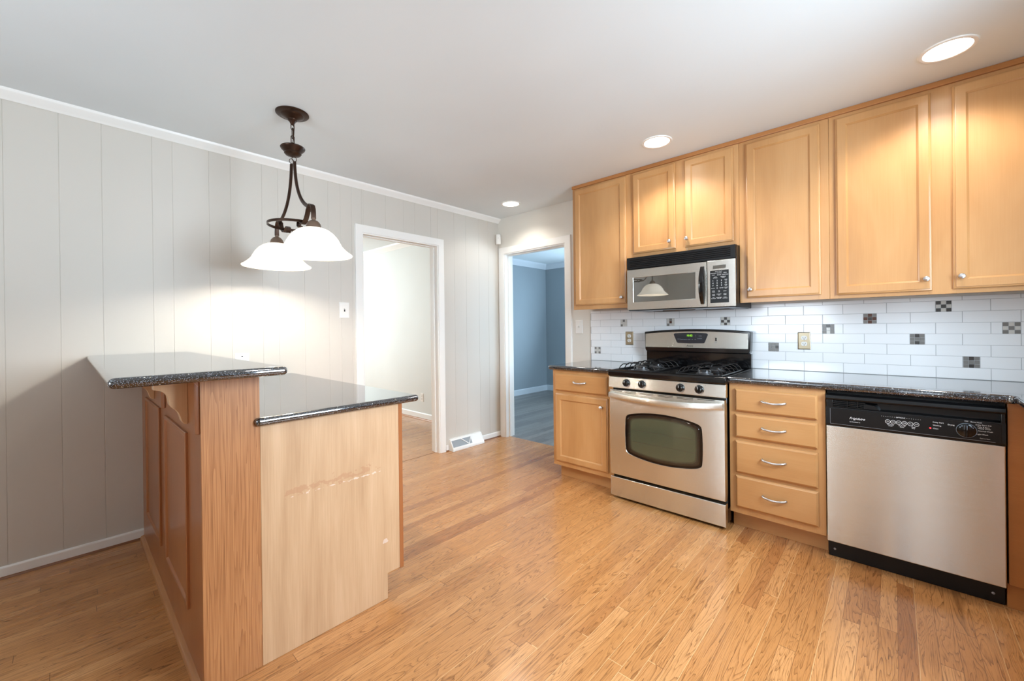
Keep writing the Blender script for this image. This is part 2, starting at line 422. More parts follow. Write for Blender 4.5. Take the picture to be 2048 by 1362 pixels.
def lettering(name, items, mat, parent, y, sgn=-1, lift=0.0006):
    """words printed on a face looking along -Y: (text, x, z, height, align, shear)"""
    bm = bmesh.new()
    for it in items:
        txt, x, z, h = it[:4]; al = it[4] if len(it) > 4 else 'CENTER'; sh = it[5] if len(it) > 5 else 0
        cu = bpy.data.curves.new('t', 'FONT'); cu.body = txt; cu.size = h*1.38; cu.align_x = al; cu.align_y = 'CENTER'
        cu.shear = sh; cu.resolution_u = 2; cu.offset = 0.0
        ob = bpy.data.objects.new('t', cu); C.objects.link(ob)
        bpy.context.view_layer.update()
        me = bpy.data.meshes.new_from_object(ob.evaluated_get(bpy.context.evaluated_depsgraph_get()))
        me.transform(Matrix.Translation((x, y-lift, z)) @ Matrix.Rotation(R(90), 4, 'X'))
        bm.from_mesh(me); bpy.data.meshes.remove(me); bpy.data.objects.remove(ob); bpy.data.curves.remove(cu)
    bmesh.ops.translate(bm, verts=bm.verts, vec=-root_of(parent).location)
    me = bpy.data.meshes.new(name); bm.to_mesh(me); bm.free(); me.materials.append(mat)
    o = bpy.data.objects.new(name, me); C.objects.link(o); o.parent = parent
    return o
def arc(cx, cy, r, a0, a1, n):
    return [(cx+r*math.cos(R(a0+(a1-a0)*i/n)), cy+r*math.sin(R(a0+(a1-a0)*i/n))) for i in range(n+1)]

# ================================================================== THE SETTING
XR, YR = 4.30, -5.50            # right and rear walls of the kitchen
b = MB(); b.box(-4.05, 4.4, -5.6, 0.06, -0.08, 0.0); struct(b, 'floor', m_floor, 'honey oak strip floor of the kitchen', 'floor')
b = MB(); b.box(-1.85, 3.1, 0.06, 3.15, -0.08, 0.0); struct(b, 'floor_den', m_floor_den, 'dark grey-blue floor of the room beyond the right doorway', 'floor')
b = MB(); b.box(-4.05, 4.4, -5.6, 3.15, CEIL, CEIL+0.08); struct(b, 'ceiling', m_ceil, 'plain white kitchen ceiling', 'ceiling')

# wall with vertical grooves (x = 0) and its doorway
WD0, WD1, WDZ = -1.622, -0.840, 2.022
grooves = [-5.5, -5.31, -5.1, -4.92, -4.8, -4.6, -4.45, -4.27, -4.08, -3.93, -3.70, -3.51, -3.322, -3.160, -2.946, -2.851, -2.666, -2.548,
           -2.362, -2.259, -2.081, -1.90, -1.803, -1.709, -1.607, -1.40, -1.22, -1.10, -0.92, -0.635, -0.48, -0.30, -0.16, 0.0]
b = MB()
for y0, y1 in zip(grooves, grooves[1:]):
    segs = []
    if y1 <= WD0 or y0 >= WD1: segs = [(y0, y1, 0)]
    else:
        if y0 < WD0: segs.append((y0, WD0, 0))
        if y1 > WD1: segs.append((WD1, y1, 0))
        segs.append((max(y0, WD0), min(y1, WD1), WDZ))
    for a, c, z0 in segs:
        if c-a > 0.01: b.box(-0.02, 0.0, a, c, z0, CEIL, 0.0017, 1)
for a, c, z0, z1 in ((-5.6, WD0, 0, CEIL), (WD1, 0.0, 0, CEIL), (WD0, WD1, WDZ, CEIL)):
    b.box(-0.11, -0.015, a, c, z0, z1)
struct(b, 'wall_left', m_wallA, 'grey wall with vertical grooves on the left', 'wall')

# tiled cabinet wall (y = 0) with the den doorway
BD0, BD1, BDZ = 0.086, 0.916, 2.032
b = MB()
b.box(-4.0, BD0, 0.0, 0.12, 0, CEIL); b.box(BD1, 4.4, 0.0, 0.12, 0, CEIL); b.box(BD0, BD1, 0.0, 0.12, BDZ, CEIL)
struct(b, 'wall_back', m_wallB, 'pale wall behind the cabinets and the right doorway', 'wall')
b = MB()
for y0, y1, z0, z1 in ((-5.6, -2.5, 0, CEIL), (-0.9, 0, 0, CEIL), (-2.5, -0.9, 0, 1.05), (-2.5, -0.9, 2.08, CEIL)): b.box(XR, XR+0.1, y0, y1, z0, z1)
struct(b, 'wall_right', m_wallB, 'pale wall on the right with a window opening', 'wall')
b = MB()
for x0, x1, z0, z1 in ((0, 1.36, 0, CEIL), (2.44, 3.28, 0, CEIL), (1.36, 2.44, 0, 0.82), (1.36, 2.44, 2.08, CEIL), (3.72, 4.4, 0, CEIL), (3.28, 3.72, 0, 0.22), (3.28, 3.72, 2.18, CEIL)): b.box(x0, x1, YR-0.1, YR, z0, z1)
struct(b, 'wall_rear', m_wallB, 'pale rear wall with a sidelight opening and an added opening for the fill light', 'wall')
# hall beyond the white doorway
b = MB(); b.box(-4.0, -0.11, -0.065, 0.0, 0, CEIL); b.box(-4.1, -4.0, -5.6, 0.1, 0, CEIL); b.box(-4.0, -0.11, -5.6, -5.5, 0, CEIL)
struct(b, 'wall_hall', m_hall, 'white wall of the room beyond the left doorway', 'wall')
# den beyond the right doorway
b = MB(); b.box(-1.80, -1.70, 0.12, 3.13, 0, CEIL); b.box(-1.7, 3.0, 3.03, 3.13, 0, CEIL); b.box(3.0, 3.1, 0.12, 3.13, 0, CEIL)
struct(b, 'wall_den', m_den, 'blue-grey walls of the room beyond the right doorway', 'wall')

CROWN = [(0, 0), (0, -0.047), (0.005, -0.049), (0.010, -0.043), (0.016, -0.036), (0.030, -0.024), (0.040, -0.014), (0.044, -0.010), (0.046, 0)]
b = MB(); b.prism([(u, CEIL+v) for u, v in CROWN], 'xz', -5.5, -0.0)
struct(b, 'trim_crown_left', m_trim, 'white crown moulding along the top of the grooved wall', 'moulding')
b = MB(); b.prism([(-0.065-u*1.5, CEIL+v*1.5) for u, v in CROWN], 'yz', -4.0, -0.11)
struct(b, 'trim_crown_hall', m_trim, 'white crown moulding seen through the left doorway', 'moulding')
b = MB(); b.prism([(-1.70+u*1.8, CEIL+v*2.0) for u, v in CROWN], 'xz', 0.12, 3.03); b.prism([(3.03-u*1.8, CEIL+v*2.0) for u, v in CROWN], 'yz', -1.7, 3.0)
struct(b, 'trim_crown_den', m_den_trim, 'pale crown moulding of the blue-grey room', 'moulding')

def base_prof(h, t): return [(0, 0), (t, 0), (t, h*0.82), (t*0.85, h*0.93), (t*0.55, h), (0, h)]
SHOE = [(0, 0)] + arc(0, 0, 0.016, 0, 90, 5)
def baseboard(name, runs, label, h=0.058, white=m_trim, t=0.012, shoe=True):
    b = MB()
    for y0, y1 in runs:
        b.mi = 0; b.prism([(u, v) for u, v in base_prof(h, t)], 'xz', y0, y1)
        if shoe:
            b.mi = 1; b.prism([(t+u*0.8, v*0.65) for u, v in SHOE], 'xz', y0, y1)
    return struct(b, name, [white, m_floor_shoe], label, 'baseboard')
baseboard('baseboard_left', [(-5.5, -3.001), (-2.16, -1.686), (-0.772, -0.745), (-0.30, 0)], 'low white baseboard with brown shoe strip along the grooved wall')
b = MB(); b.mi = 0; b.prism([(-0.065-u, v) for u, v in base_prof(0.085, 0.014)], 'yz', -4.0, -0.11)
b.mi = 1; b.prism([(-0.079-u, v) for u, v in SHOE], 'yz', -4.0, -0.11)
struct(b, 'baseboard_hall', [m_trim, m_shoe], 'white baseboard of the room beyond the left doorway', 'baseboard')
b = MB(); b.prism([(-1.70+u, v) for u, v in base_prof(0.10, 0.015)], 'xz', 0.12, 3.03); b.prism([(3.03-u, v) for u, v in base_prof(0.10, 0.015)], 'yz', -1.7, 3.0)
struct(b, 'baseboard_den', m_den_trim, 'pale baseboard of the blue-grey room', 'baseboard')

# door casings and jambs
def casing_left():
    b = MB(); w, t = 0.064, 0.018
    sec = [(0.0, 0.0), (0.0, 0.011), (0.008, 0.0135), (0.035, 0.016), (0.055, 0.018), (0.062, 0.015), (0.064, 0.0)]
    def ring(k, s):   # (across from the opening edge, height) -> points on path corner k
        out = []
        for a, h in sec:
            y0, y1, z1 = WD0-a, WD1+a, WDZ+a
            out.append([(h, y0, 0), (h, y0, z1), (h, y1, z1), (h, y1, 0)][k])
        return out
    b.loops([ring(0, 0), ring(1, 0), ring(2, 0), ring(3, 0)])
    j = 0.010   # jamb boards line the opening
    b.box(-0.118, 0.004, WD0, WD0+j, 0, WDZ-j); b.box(-0.118, 0.004, WD1-j, WD1, 0, WDZ-j); b.box(-0.118, 0.004, WD0, WD1, WDZ-j, WDZ)
    # stop beads
    b.box(-0.075, -0.045, WD0+j, WD0+j+0.009, 0, WDZ-j-0.009, 0.002, 1); b.box(-0.075, -0.045, WD1-j-0.009, WD1-j, 0, WDZ-j-0.009, 0.002, 1); b.box(-0.075, -0.045, WD0+j, WD1-j, WDZ-j-0.009, WDZ-j, 0.002, 1)
    return b
struct(casing_left(), 'door_1', m_trim, 'white cased doorway in the grooved wall', 'doorway')
def casing_den():
    b = MB()
    sec = [(0.0, 0.0), (0.0, 0.011), (0.010, 0.0135), (0.035, 0.016), (0.060, 0.018), (0.067, 0.015), (0.069, 0.0)]
    rings = [[], [], [], []]
    for a, h in sec:
        x0, x1, z1 = BD0-a, BD1+a, BDZ+a
        for k, p in enumerate([(x0, -h, 0), (x0, -h, z1), (x1, -h, z1), (x1, -h, 0)]): rings[k].append(p)
    b.loops(rings)
    j = 0.012
    b.box(BD0, BD0+j, -0.004, 0.128, 0, BDZ-j); b.box(BD1-j, BD1, -0.004, 0.128, 0, BDZ-j); b.box(BD0, BD1, -0.004, 0.128, BDZ-j, BDZ)
    b.box(BD0+j, BD0+j+0.012, 0.045, 0.085, 0, BDZ-j-0.012, 0.002, 1); b.box(BD1-j-0.012, BD1-j, 0.045, 0.085, 0, BDZ-j-0.012, 0.002, 1); b.box(BD0+j, BD1-j, 0.045, 0.085, BDZ-j-0.012, BDZ-j, 0.002, 1)
    return b
struct(casing_den(), 'door_2', m_trim, 'white cased doorway to the blue-grey room', 'doorway')
b = MB(); b.box(-0.052, -0.048, WD0+0.01, WD1-0.01, 0.0, 0.0012); struct(b, 'trim_threshold', P('dark_seam', (84, 52, 28), 0.6), 'thin dark floor seam across the left doorway', 'threshold')

# ================================================================== WALL CABINETS
DOOR = [(0, 0.001), (0, 0.010), (0.003, 0.0135), (0.008, 0.0150), (0.009, 0.0185), (0.012, 0.0200), (0.046, 0.0200), (0.0475, 0.0180), (0.053, 0.0145), (0.0545, 0.0115), (0.056, 0.0115)]
DRAW = [(0, 0.001), (0, 0.011), (0.004, 0.0155), (0.009, 0.0188), (0.011, 0.0200)]
def knob(parent, x, y, z):
    b = MB(); prof = [(0.0065, 0.0), (0.006, -0.004), (0.0055, -0.012), (0.008, -0.015), (0.0125, -0.018), (0.0135, -0.022), (0.0118, -0.0262), (0.007, -0.0288), (0.0, -0.0298)]
    b.lathe((x, y, z), prof, 28, 'y', True)
    return tag(b.build('knob', m_chrome, parent), 'satin nickel round knob')
def pull(parent, x0, x1, y, z):
    b = MB(); xm, hw = (x0+x1)/2, (x1-x0)/2; path = []
    for i in range(13):
        u = -1+2*i/12
        path.append((xm+u*hw, y-0.004-0.022*(1-u*u)**0.6, z-0.006*(1-u*u)+0.003))
    sec = [(0.0045*math.cos(a)*1.0, 0.006*math.sin(a)) for a in [2*math.pi*i/10 for i in range(10)]]
    b.sweep(path, sec, (0, 0, 1))
    b.lathe((x0+0.002, y, z+0.003), [(0.006, 0.0), (0.0055, -0.008), (0.004, -0.010)], 12, 'y', True)
    b.lathe((x1-0.002, y, z+0.003), [(0.006, 0.0), (0.0055, -0.008), (0.004, -0.010)], 12, 'y', True)
    return tag(b.build('handle', m_chrome, parent), 'satin nickel bow pull')
YU = -0.305
def wall_cabinet(x0, x1, z0, z1, doors, label):
    t = thing('wall_cabinet', ((x0+x1)/2, 0, z0), label, 'cabinet', 'maple wall cabinets over the counter')
    b = MB(); b.box(x0, x1, YU+0.019, 0.0, z0+0.012, z1); b.build('cabinet_body', m_maple, t)
    b = MB(); st = 0.040
    xs = [x0] + [e for d in doors for e in (d[0]+0.012, d[1]-0.012)] + [x1]
    for a, c in zip(xs[0::2], xs[1::2]): b.box(a, c, YU, YU+0.02, z0, z1, 0.0008, 1)
    for d in doors:
        b.box(d[0]+0.012, d[1]-0.012, YU+0.0004, YU+0.02, z0, d[2]+0.014); b.box(d[0]+0.012, d[1]-0.012, YU+0.0004, YU+0.02, d[3]-0.014, z1)
    b.build('face_frame', m_maple, t)
    for dx0, dx1, dz0, dz1, kx, kz in doors:
        b = MB(); b.panel(dx0, dx1, dz0, dz1, YU, DOOR); d = b.build('door', m_maple, t)
        knob(d, kx, YU-0.019, kz)
    return t
CT = 2.400
wall_cabinet(1.213, 1.7555, 1.360, CT, [(1.240, 1.716, 1.394, 2.388, 1.684, 1.442)], 'tall narrow maple wall cabinet left of the microwave, beside the doorway')
wall_cabinet(1.7565, 2.5145, 1.735, CT, [(1.776, 2.103, 1.771, 2.384, 2.066, 1.825), (2.168, 2.483, 1.769, 2.384, 2.188, 1.826)], 'short maple wall cabinet with two doors above the microwave')
wall_cabinet(2.5155, 2.9825, 1.357, CT, [(2.557, 2.943, 1.385, 2.380, 2.582, 1.437)], 'tall single-door maple wall cabinet right of the microwave')
wall_cabinet(2.9835, 3.90, 1.357, CT, [(3.014, 3.398, 1.377, 2.380, 3.375, 1.435), (3.471, 3.855, 1.379, 2.380, 3.497, 1.438)], 'wide two-door maple wall cabinet at the far right')
b = MB(); b.box(1.2125, 3.905, -0.318, -0.0005, CT, CEIL-0.0005, 0.003, 2)
tag(b.build('cabinet_top_trim', m_maple_shade), 'wood trim strip, shade in its colour, between the wall cabinets and the ceiling', 'trim')

# ================================================================== BASE CABINETS
YB = -0.614
def base_cabinet(x0, x1, drawers, doors, label, toe=True, tx0=None):
    t = thing('base_cabinet', ((x0+x1)/2, -0.3, 0), label, 'cabinet', 'maple base cabinets along the tiled wall')
    b = MB(); b.box(x0, x1, YB+0.019, -0.0005, 0.103, 0.8675); b.build('cabinet_body', m_maple, t)
    b = MB(); b.box(tx0 or x0, x1, -0.545, -0.02, 0.0005, 0.104); b.build('toe_kick', m_maple_h, t)
    b = MB(); op = drawers + doors
    xa = min(o[0] for o in op)+0.012 if op else None; xb = max(o[1] for o in op)-0.012 if op else None
    if op:
        b.box(x0, xa, YB, YB+0.02, 0.103, 0.8675, 0.0008, 1); b.box(xb, x1, YB, YB+0.02, 0.103, 0.8675, 0.0008, 1)
        zs = sorted([(o[2]+0.012, o[3]-0.012) for o in op]); z = 0.103
        for a, c in zs: b.box(xa, xb, YB+0.0004, YB+0.02, z, a); z = c
        b.box(xa, xb, YB+0.0004, YB+0.02, z, 0.8675)
    else: b.box(x0, x1, YB, YB+0.02, 0.103, 0.8675, 0.0008, 1)
    b.build('face_frame', m_maple, t)
    for d in drawers:
        b = MB(); b.panel(d[0], d[1], d[2], d[3], YB, DRAW); o = b.build('drawer', m_maple_h, t)
        pull(o, d[4], d[5], YB-0.020, d[6])
    for d in doors:
        b = MB(); b.panel(d[0], d[1], d[2], d[3], YB, DOOR); o = b.build('door', m_maple, t)
        knob(o, d[4], YB-0.019, d[5])
    return t
base_cabinet(1.213, 1.7565, [(1.244, 1.716, 0.706, 0.842, 1.424, 1.534, 0.782)], [(1.245, 1.716, 0.140, 0.682, 1.674, 0.618)], 'maple base cabinet with one drawer over a door, left of the stove', tx0=1.235)
DX = (2.561, 2.955)
base_cabinet(2.527, 2.987, [DX+(0.707, 0.838, 2.699, 2.815, 0.775), DX+(0.555, 0.689, 2.699, 2.814, 0.623), DX+(0.346, 0.533, 2.698, 2.813, 0.445), DX+(0.143, 0.328, 2.699, 2.814, 0.238)], [], 'maple base cabinet with a stack of four drawers between stove and dishwasher')
t = thing('base_cabinet', (3.95, -0.6, 0), 'maple base cabinet panel at the right edge beside the dishwasher', 'cabinet', 'maple base cabinets along the tiled wall')
b = MB(); b.box(3.601, 4.295, YB+0.019, -0.0005, 0.103, 0.8675); b.box(3.668, 4.295, -1.48, YB+0.019, 0.103, 0.8675); b.build('cabinet_body', m_maple_shade, t)  # corner panel gets the maple with shade in its colour
b = MB(); b.box(3.601, 3.668, YB, YB+0.0185, 0.103, 0.8675, 0.0008, 1); b.box(3.649, 3.6675, -1.48, YB, 0.103, 0.8675, 0.0008, 1); b.build('face_frame', m_maple_shade, t)
b = MB(); b.box(3.598, 4.29, -0.600, -0.02, 0.0005, 0.1025); b.box(3.72, 4.29, -1.47, -0.600, 0.0005, 0.1025); b.build('toe_kick', m_maple_shade, t)

# ================================================================== COUNTERTOPS
def hz(e): return abs(e.verts[0].co.z-e.verts[1].co.z) < 1e-4
b = MB(); b.box(1.182, 1.7565, -0.640, -0.0006, 0.869, 0.905, 0.013, 4, lambda m_, e: m_.y < -0.63 or m_.x < 1.19)
tag(b.build('countertop', m_granite), 'short black flecked countertop left of the stove', 'countertop', 'black countertops on the base cabinets')
b = MB(); b.prism([(2.5275, -0.0006), (4.295, -0.0006), (4.295, -1.5), (3.617, -1.5), (3.617, -0.668), (3.612, -0.650), (3.600, -0.640), (2.5275, -0.640)], 'xy', 0.869, 0.905, 0.013, 4,
                   lambda m_, e: hz(e) and m_.y < -0.63 and m_.x < 3.7)
tag(b.build('countertop', m_granite), 'long black flecked countertop right of the stove, over the dishwasher', 'countertop', 'black countertops on the base cabinets')

# ================================================================== TILE BACKSPLASH
ACC = [(1, 1.2345), (5, 1.499), (5, 1.908), (5, 2.314), (2, 2.616), (4, 2.916), (5, 3.117), (6, 3.425), (3, 3.320), (1, 3.527), (4, 3.666)]
TZ, TH, GA = 0.9065, 0.0610, 0.0012
TX0, TX1 = 1.1945, 4.29
b = MB(); b.mi = 1; b.box(TX0, TX1, -0.0074, -0.0005, 0.9055, 1.356)
b.mi = 0
def tile_top(x): return 1.3315 if 1.7 < x < 2.56 else 1.356
for row in range(8):
    z0 = TZ+TH*row; z1 = min(z0+TH, 1.356)
    off = 1.402 if row % 2 == 0 else 1.2975
    pit = 0.2022 if row % 2 == 0 else 0.2025
    cuts = {TX0, TX1}
    k = -2
    while off+pit*k < TX1:
        if off+pit*k > TX0: cuts.add(off+pit*k)
        k += 1
    acc = [(a, a+0.0605) for r_, a in ACC if r_ == row]
    for a, c in acc: cuts.add(a); cuts.add(c)
    cuts = sorted(cuts)
    for a, c in zip(cuts, cuts[1:]):
        mid = (a+c)/2
        if c-a < 0.006 or any(p <= mid <= q for p, q in acc): continue
        if row == 7 and 1.76 < mid < 2.52: continue
        b.box(a+GA, c-GA, -0.0085, -0.004, z0+GA, z1-GA*0.5, 0.0006, 1)
bs = b.build('tile_backsplash', [m_tile, m_grout]); tag(bs, 'white glazed subway tile backsplash with small mosaic inserts', 'backsplash')
PAT = {0: '020222020', 1: '202222022', 2: '202232022', 3: '212023212', 4: '000000030', 5: '010020020', 6: '030303030', 7: '120201120', 8: '010000010', 9: '010000010', 10: '020202020'}
PAT[6] = '030313030'; PAT[7] = '121212121'; PAT[3] = '212121212'; PAT[4] = '000001000'
for n_, (row, ax) in enumerate(ACC):
    b = MB(); z0 = TZ+TH*row; u = 0.0605/3; pat = PAT[n_]
    for i in range(3):
        for j in range(3):
            b.mi = int(pat[(2-j)*3+i]); b.box(ax+u*i+0.0008, ax+u*(i+1)-0.0008, -0.0090, -0.004, z0+u*j+0.0008, z0+u*(j+1)-0.0008, 0.0006, 1)
    tag(b.build('mosaic_accent', MOS, bs), 'small nine-piece mosaic insert in greys')

# ================================================================== OUTLETS AND SWITCHES
def outlet_y(x0, x1, z0, z1, y, mat, label, cat='outlet'):
    t = thing('wall_outlet', ((x0+x1)/2, y, (z0+z1)/2), label, cat)
    b = MB(); b.panel(x0, x1, z0, z1, y, [(0, 0), (0, 0.002), (0.004, 0.005), (0.006, 0.0055)]); b.build('cover_plate', mat, t)
    xm, zm = (x0+x1)/2, (z0+z1)/2
    for s in (1, -1):
        b = MB(); zc = zm+s*0.0195
        pts = [(xm+0.0165*math.copysign(min(1, abs(math.cos(a))**0.6), math.cos(a)), zc+0.0140*math.copysign(abs(math.sin(a))**0.8, math.sin(a))) for a in [2*math.pi*i/24 for i in range(24)]]
        b.prism(pts, 'xz', y-0.0075, y-0.004); so = b.build('socket', m_wplate, t)
        b = MB()
        b.box(xm-0.0075, xm-0.0052, y-0.0080, y-0.007, zc-0.002, zc+0.007); b.box(xm+0.0052, xm+0.0075, y-0.0080, y-0.007, zc-0.002, zc+0.007)
        b.lathe((xm, y-0.0073, zc-0.0075), [(0.0, -0.0007), (0.0028, -0.0007), (0.0028, 0.0)], 10, 'y'); b.build('contact_slots', m_black_ink, so)
    b = MB(); b.lathe((xm, y-0.0056, zm), [(0.003, 0.0), (0.003, -0.001), (0.0, -0.0016)], 10, 'y'); b.build('screw', mat, t)
    return t
outlet_y(1.547, 1.618, 1.053, 1.168, -0.0092, m_brassplate, 'pewter-framed wall outlet on the tiles left of the stove')
outlet_y(2.785, 2.855, 1.047, 1.160, -0.0092, m_brassplate, 'pewter-framed wall outlet on the tiles right of the stove')
outlet_y(-1.435, -1.365, 0.235, 0.35, -0.0655, m_wplate, 'white wall outlet low in the room beyond the left doorway')
t = thing('light_switch', (1.065, 0, 1.214), 'white light switch on the wall between right doorway and tiles', 'light switch')
b = MB(); b.panel(1.025, 1.106, 1.150, 1.278, -0.0006, [(0, 0), (0, 0.002), (0.004, 0.006), (0.006, 0.0065)]); b.build('cover_plate', m_wplate, t)
b = MB(); b.prism([(-0.006, 1.203), (-0.0185, 1.220), (-0.0185, 1.2255), (-0.006, 1.2255)], 'yz', 1.0605, 1.0705, 0.001, 1); b.build('toggle', m_wplate, t)
t = thing('light_switch', (0, -1.779, 1.37), 'white light switch on the grooved wall beside the left doorway', 'light switch')
b = MB(); rings = []
for ins, h in [(0, 0), (0, 0.002), (0.004, 0.006), (0.006, 0.0065)]:
    rings.append([(0.0006+h, -1.820+ins, 1.306+ins), (0.0006+h, -1.738-ins, 1.306+ins), (0.0006+h, -1.738-ins, 1.432-ins), (0.0006+h, -1.820+ins, 1.432-ins)])
b.loops(rings); b.build('cover_plate', m_wplate, t)
b = MB(); b.box(0.0069, 0.0075, -1.784, -1.774, 1.357, 1.381); b.build('toggle_slot', m_black_ink, t)
b = MB(); b.prism([(0.006, 1.372), (0.019, 1.376), (0.019, 1.381), (0.006, 1.384)], 'xz', -1.7825, -1.7755, 0.001, 1); b.build('toggle', m_wplate, t)
t = thing('wall_outlet', (0, -2.495, 1.03), 'white outlet plate on the grooved wall just above the raised bar', 'outlet')
b = MB(); rings = []
for ins, h in [(0, 0), (0, 0.002), (0.004, 0.006), (0.006, 0.0065)]:
    rings.append([(0.0006+h, -2.537+ins, 0.945+ins), (0.0006+h, -2.452-ins, 0.945+ins), (0.0006+h, -2.452-ins, 1.062-ins), (0.0006+h, -2.537+ins, 1.062-ins)])
b.loops(rings); b.build('cover_plate', m_wplate, t)
b = MB(); b.lathe((0.007, -2.4945, 1.0385), [(0.0045, 0.0), (0.0045, 0.0015), (0.0, 0.002)], 12, 'x'); b.build('screw', m_black_ink, t)

# motion sensor in the corner
t = thing('motion_sensor', (0.03, -0.03, 2.13), 'small white motion sensor in the corner above the doorways', 'sensor')
b = MB(); q = 0.7071
pts = []
for u, w in [(-0.029, 0.0), (-0.027, 0.016), (-0.018, 0.026), (0, 0.030), (0.018, 0.026), (0.027, 0.016), (0.029, 0.0)]:
    c0 = Vector((0.034, -0.034)); px = Vector((q, q)); pn = Vector((q, -q)); p = c0+px*u+pn*w; pts.append((p.x, p.y))
b.prism(pts, 'xy', 2.136, 2.246, 0.004, 2); b.build('sensor_body', m_wplate, t)
b = MB(); b.prism([(0.0006, -0.046), (0.046, -0.0006), (0.0006, -0.0006)], 'xy', 2.150, 2.235); b.build('bracket', m_wplate, t)
b = MB(); b.lathe((0.034+q*0.030, -0.034-q*0.030, 2.205), [(0.0, 0.003), (0.003, 0.002), (0.0035, -0.002), (0.0, -0.003)], 10, 'z'); b.build('indicator', m_grey_ink, t)

# baseboard heat register
t = thing('floor_register', (0.02, -0.52, 0), 'white sloped baseboard air register on the floor beside the left doorway', 'air vent')
PR = [(0.0006, 0.0006), (0.074, 0.0006), (0.074, 0.022), (0.024, 0.110), (0.0006, 0.112)]
y0, y1 = -0.735, -0.318
b = MB()
b.prism(PR, 'xz', y0, y0+0.010); b.prism(PR, 'xz', y1-0.010, y1)
b.prism([(0.0006, 0.0006), (0.074, 0.0006), (0.074, 0.022), (0.066, 0.036), (0.058, 0.0306), (0.0006, 0.02)], 'xz', y0+0.010, y1-0.010)
b.prism([(0.0006, 0.098), (0.032, 0.096), (0.024, 0.110), (0.0006, 0.112)], 'xz', y0+0.010, y1-0.010)
b.build('frame', m_trim, t)
def slope(y, k, off=0.0): return (0.066-0.035*k - off*0.86, y, 0.036+0.0615*k - off*0.5)
b = MB(); b.sweep([slope(-0.600, 0.98), slope(-0.520, 0.02)], [(-0.004, -0.0015), (0.004, -0.0015), (0.004, 0.0015), (-0.004, 0.0015)], (0.86, 0, 0.5))
b.sweep([slope(-0.470, 0.98), slope(-0.520, 0.02)], [(-0.004, -0.0015), (0.004, -0.0015), (0.004, 0.0015), (-0.004, 0.0015)], (0.86, 0, 0.5)); b.build('brace', m_trim, t)
b = MB(); b.loops([[slope(y0+0.01, 0, 0.004), slope(-0.475, 0, 0.004), slope(-0.475, 1, 0.004), slope(y0+0.01, 1, 0.004)], [slope(y0+0.01, 0, 0.008), slope(-0.475, 0, 0.008), slope(-0.475, 1, 0.008), slope(y0+0.01, 1, 0.008)]]); b.build('damper', m_mesh, t)
b = MB(); b.loops([[slope(-0.475, 0, 0.003), slope(y1-0.01, 0, 0.003), slope(y1-0.01, 1, 0.003), slope(-0.475, 1, 0.003)], [slope(-0.475, 0, 0.008), slope(y1-0.01, 0, 0.008), slope(y1-0.01, 1, 0.008), slope(-0.475, 1, 0.008)]]); b.build('solid_panel', m_trim, t)

# ================================================================== RECESSED LIGHTS
def can(x, y, label, power=34):
    t = thing('recessed_light', (x, y, CEIL), label, 'ceiling light', 'recessed downlights over the cabinets')
    b = MB(); b.lathe((x, y, CEIL), [(0.078, -0.0020), (0.080, -0.0050), (0.088, -0.0065), (0.094, -0.0045), (0.096, -0.0004)], 56); b.build('trim_ring', m_trim, t)
    b = MB(); b.lathe((x, y, CEIL), [(0.0, -0.0030), (0.060, -0.0030), (0.0785, -0.0022)], 56); b.build('lens', m_lens, t)
    s = spot('downlight_beam', (0, 0, -0.012), power, (1.0, 0.95, 0.88)); s.parent = t
    return t
can(3.436, -0.630, 'largest round recessed ceiling light, at upper right')
can(2.113, -0.645, 'round recessed ceiling light above the stove')
can(2.40, -2.45, 'round recessed ceiling light overhead in front of the peninsula end', 26)
can(0.505, -0.330, 'smallest round recessed ceiling light, by the right doorway', 16)

# ================================================================== STOVE
RX0, RX1 = 1.7625, 2.5215
t = thing('gas_range', (2.142, -0.35, 0), 'stainless steel gas stove with black cooktop, between the base cabinets', 'stove')
b = MB(); b.box(RX0+0.004, RX1-0.002, -0.635, -0.03, 0.03, 0.864, 0.002, 1)
for fx in (RX0+0.05, RX1-0.05):
    for fy in (-0.58, -0.10): b.lathe((fx, fy, 0.0), [(0.018, 0.0005), (0.018, 0.03)], 14, 'z', True)
b.build('body', m_blackgloss, t)
b = MB(); b.box(RX0+0.004, RX1-0.001, -0.680, -0.636, 0.018, 0.153, 0.005, 3); b.build('storage_drawer', m_steel, t)
# oven door with a barrel-shaped window
dx0, dx1, dz0, dz1, dy = RX0+0.002, RX1-0.001, 0.170, 0.768, -0.680
cx, cz = 2.137, 0.470
def barrel(hw, ht, hs, rc, n=10):
    """closed outline: gently bowed sides, arched top and bottom, rounded corners"""
    pts = []
    def top(u): return hs + (ht-hs)*(1-u*u)
    def side(v): return hw - 0.006*(v*v)
    out = []
    for k in range(4*n):
        a = 2*math.pi*(k+0.5)/(4*n); c, s_ = math.cos(a), math.sin(a); p = 18.0
        rr = (abs(c)**p+abs(s_)**p)**(-1/p); u, v = c*rr, s_*rr
        out.append((u*(hw-0.006*v*v), v*(hs+(ht-hs)*(1-u*u))))
    return out
ol = barrel(0.257, 0.166, 0.132, 0.03, 26)
b = MB()
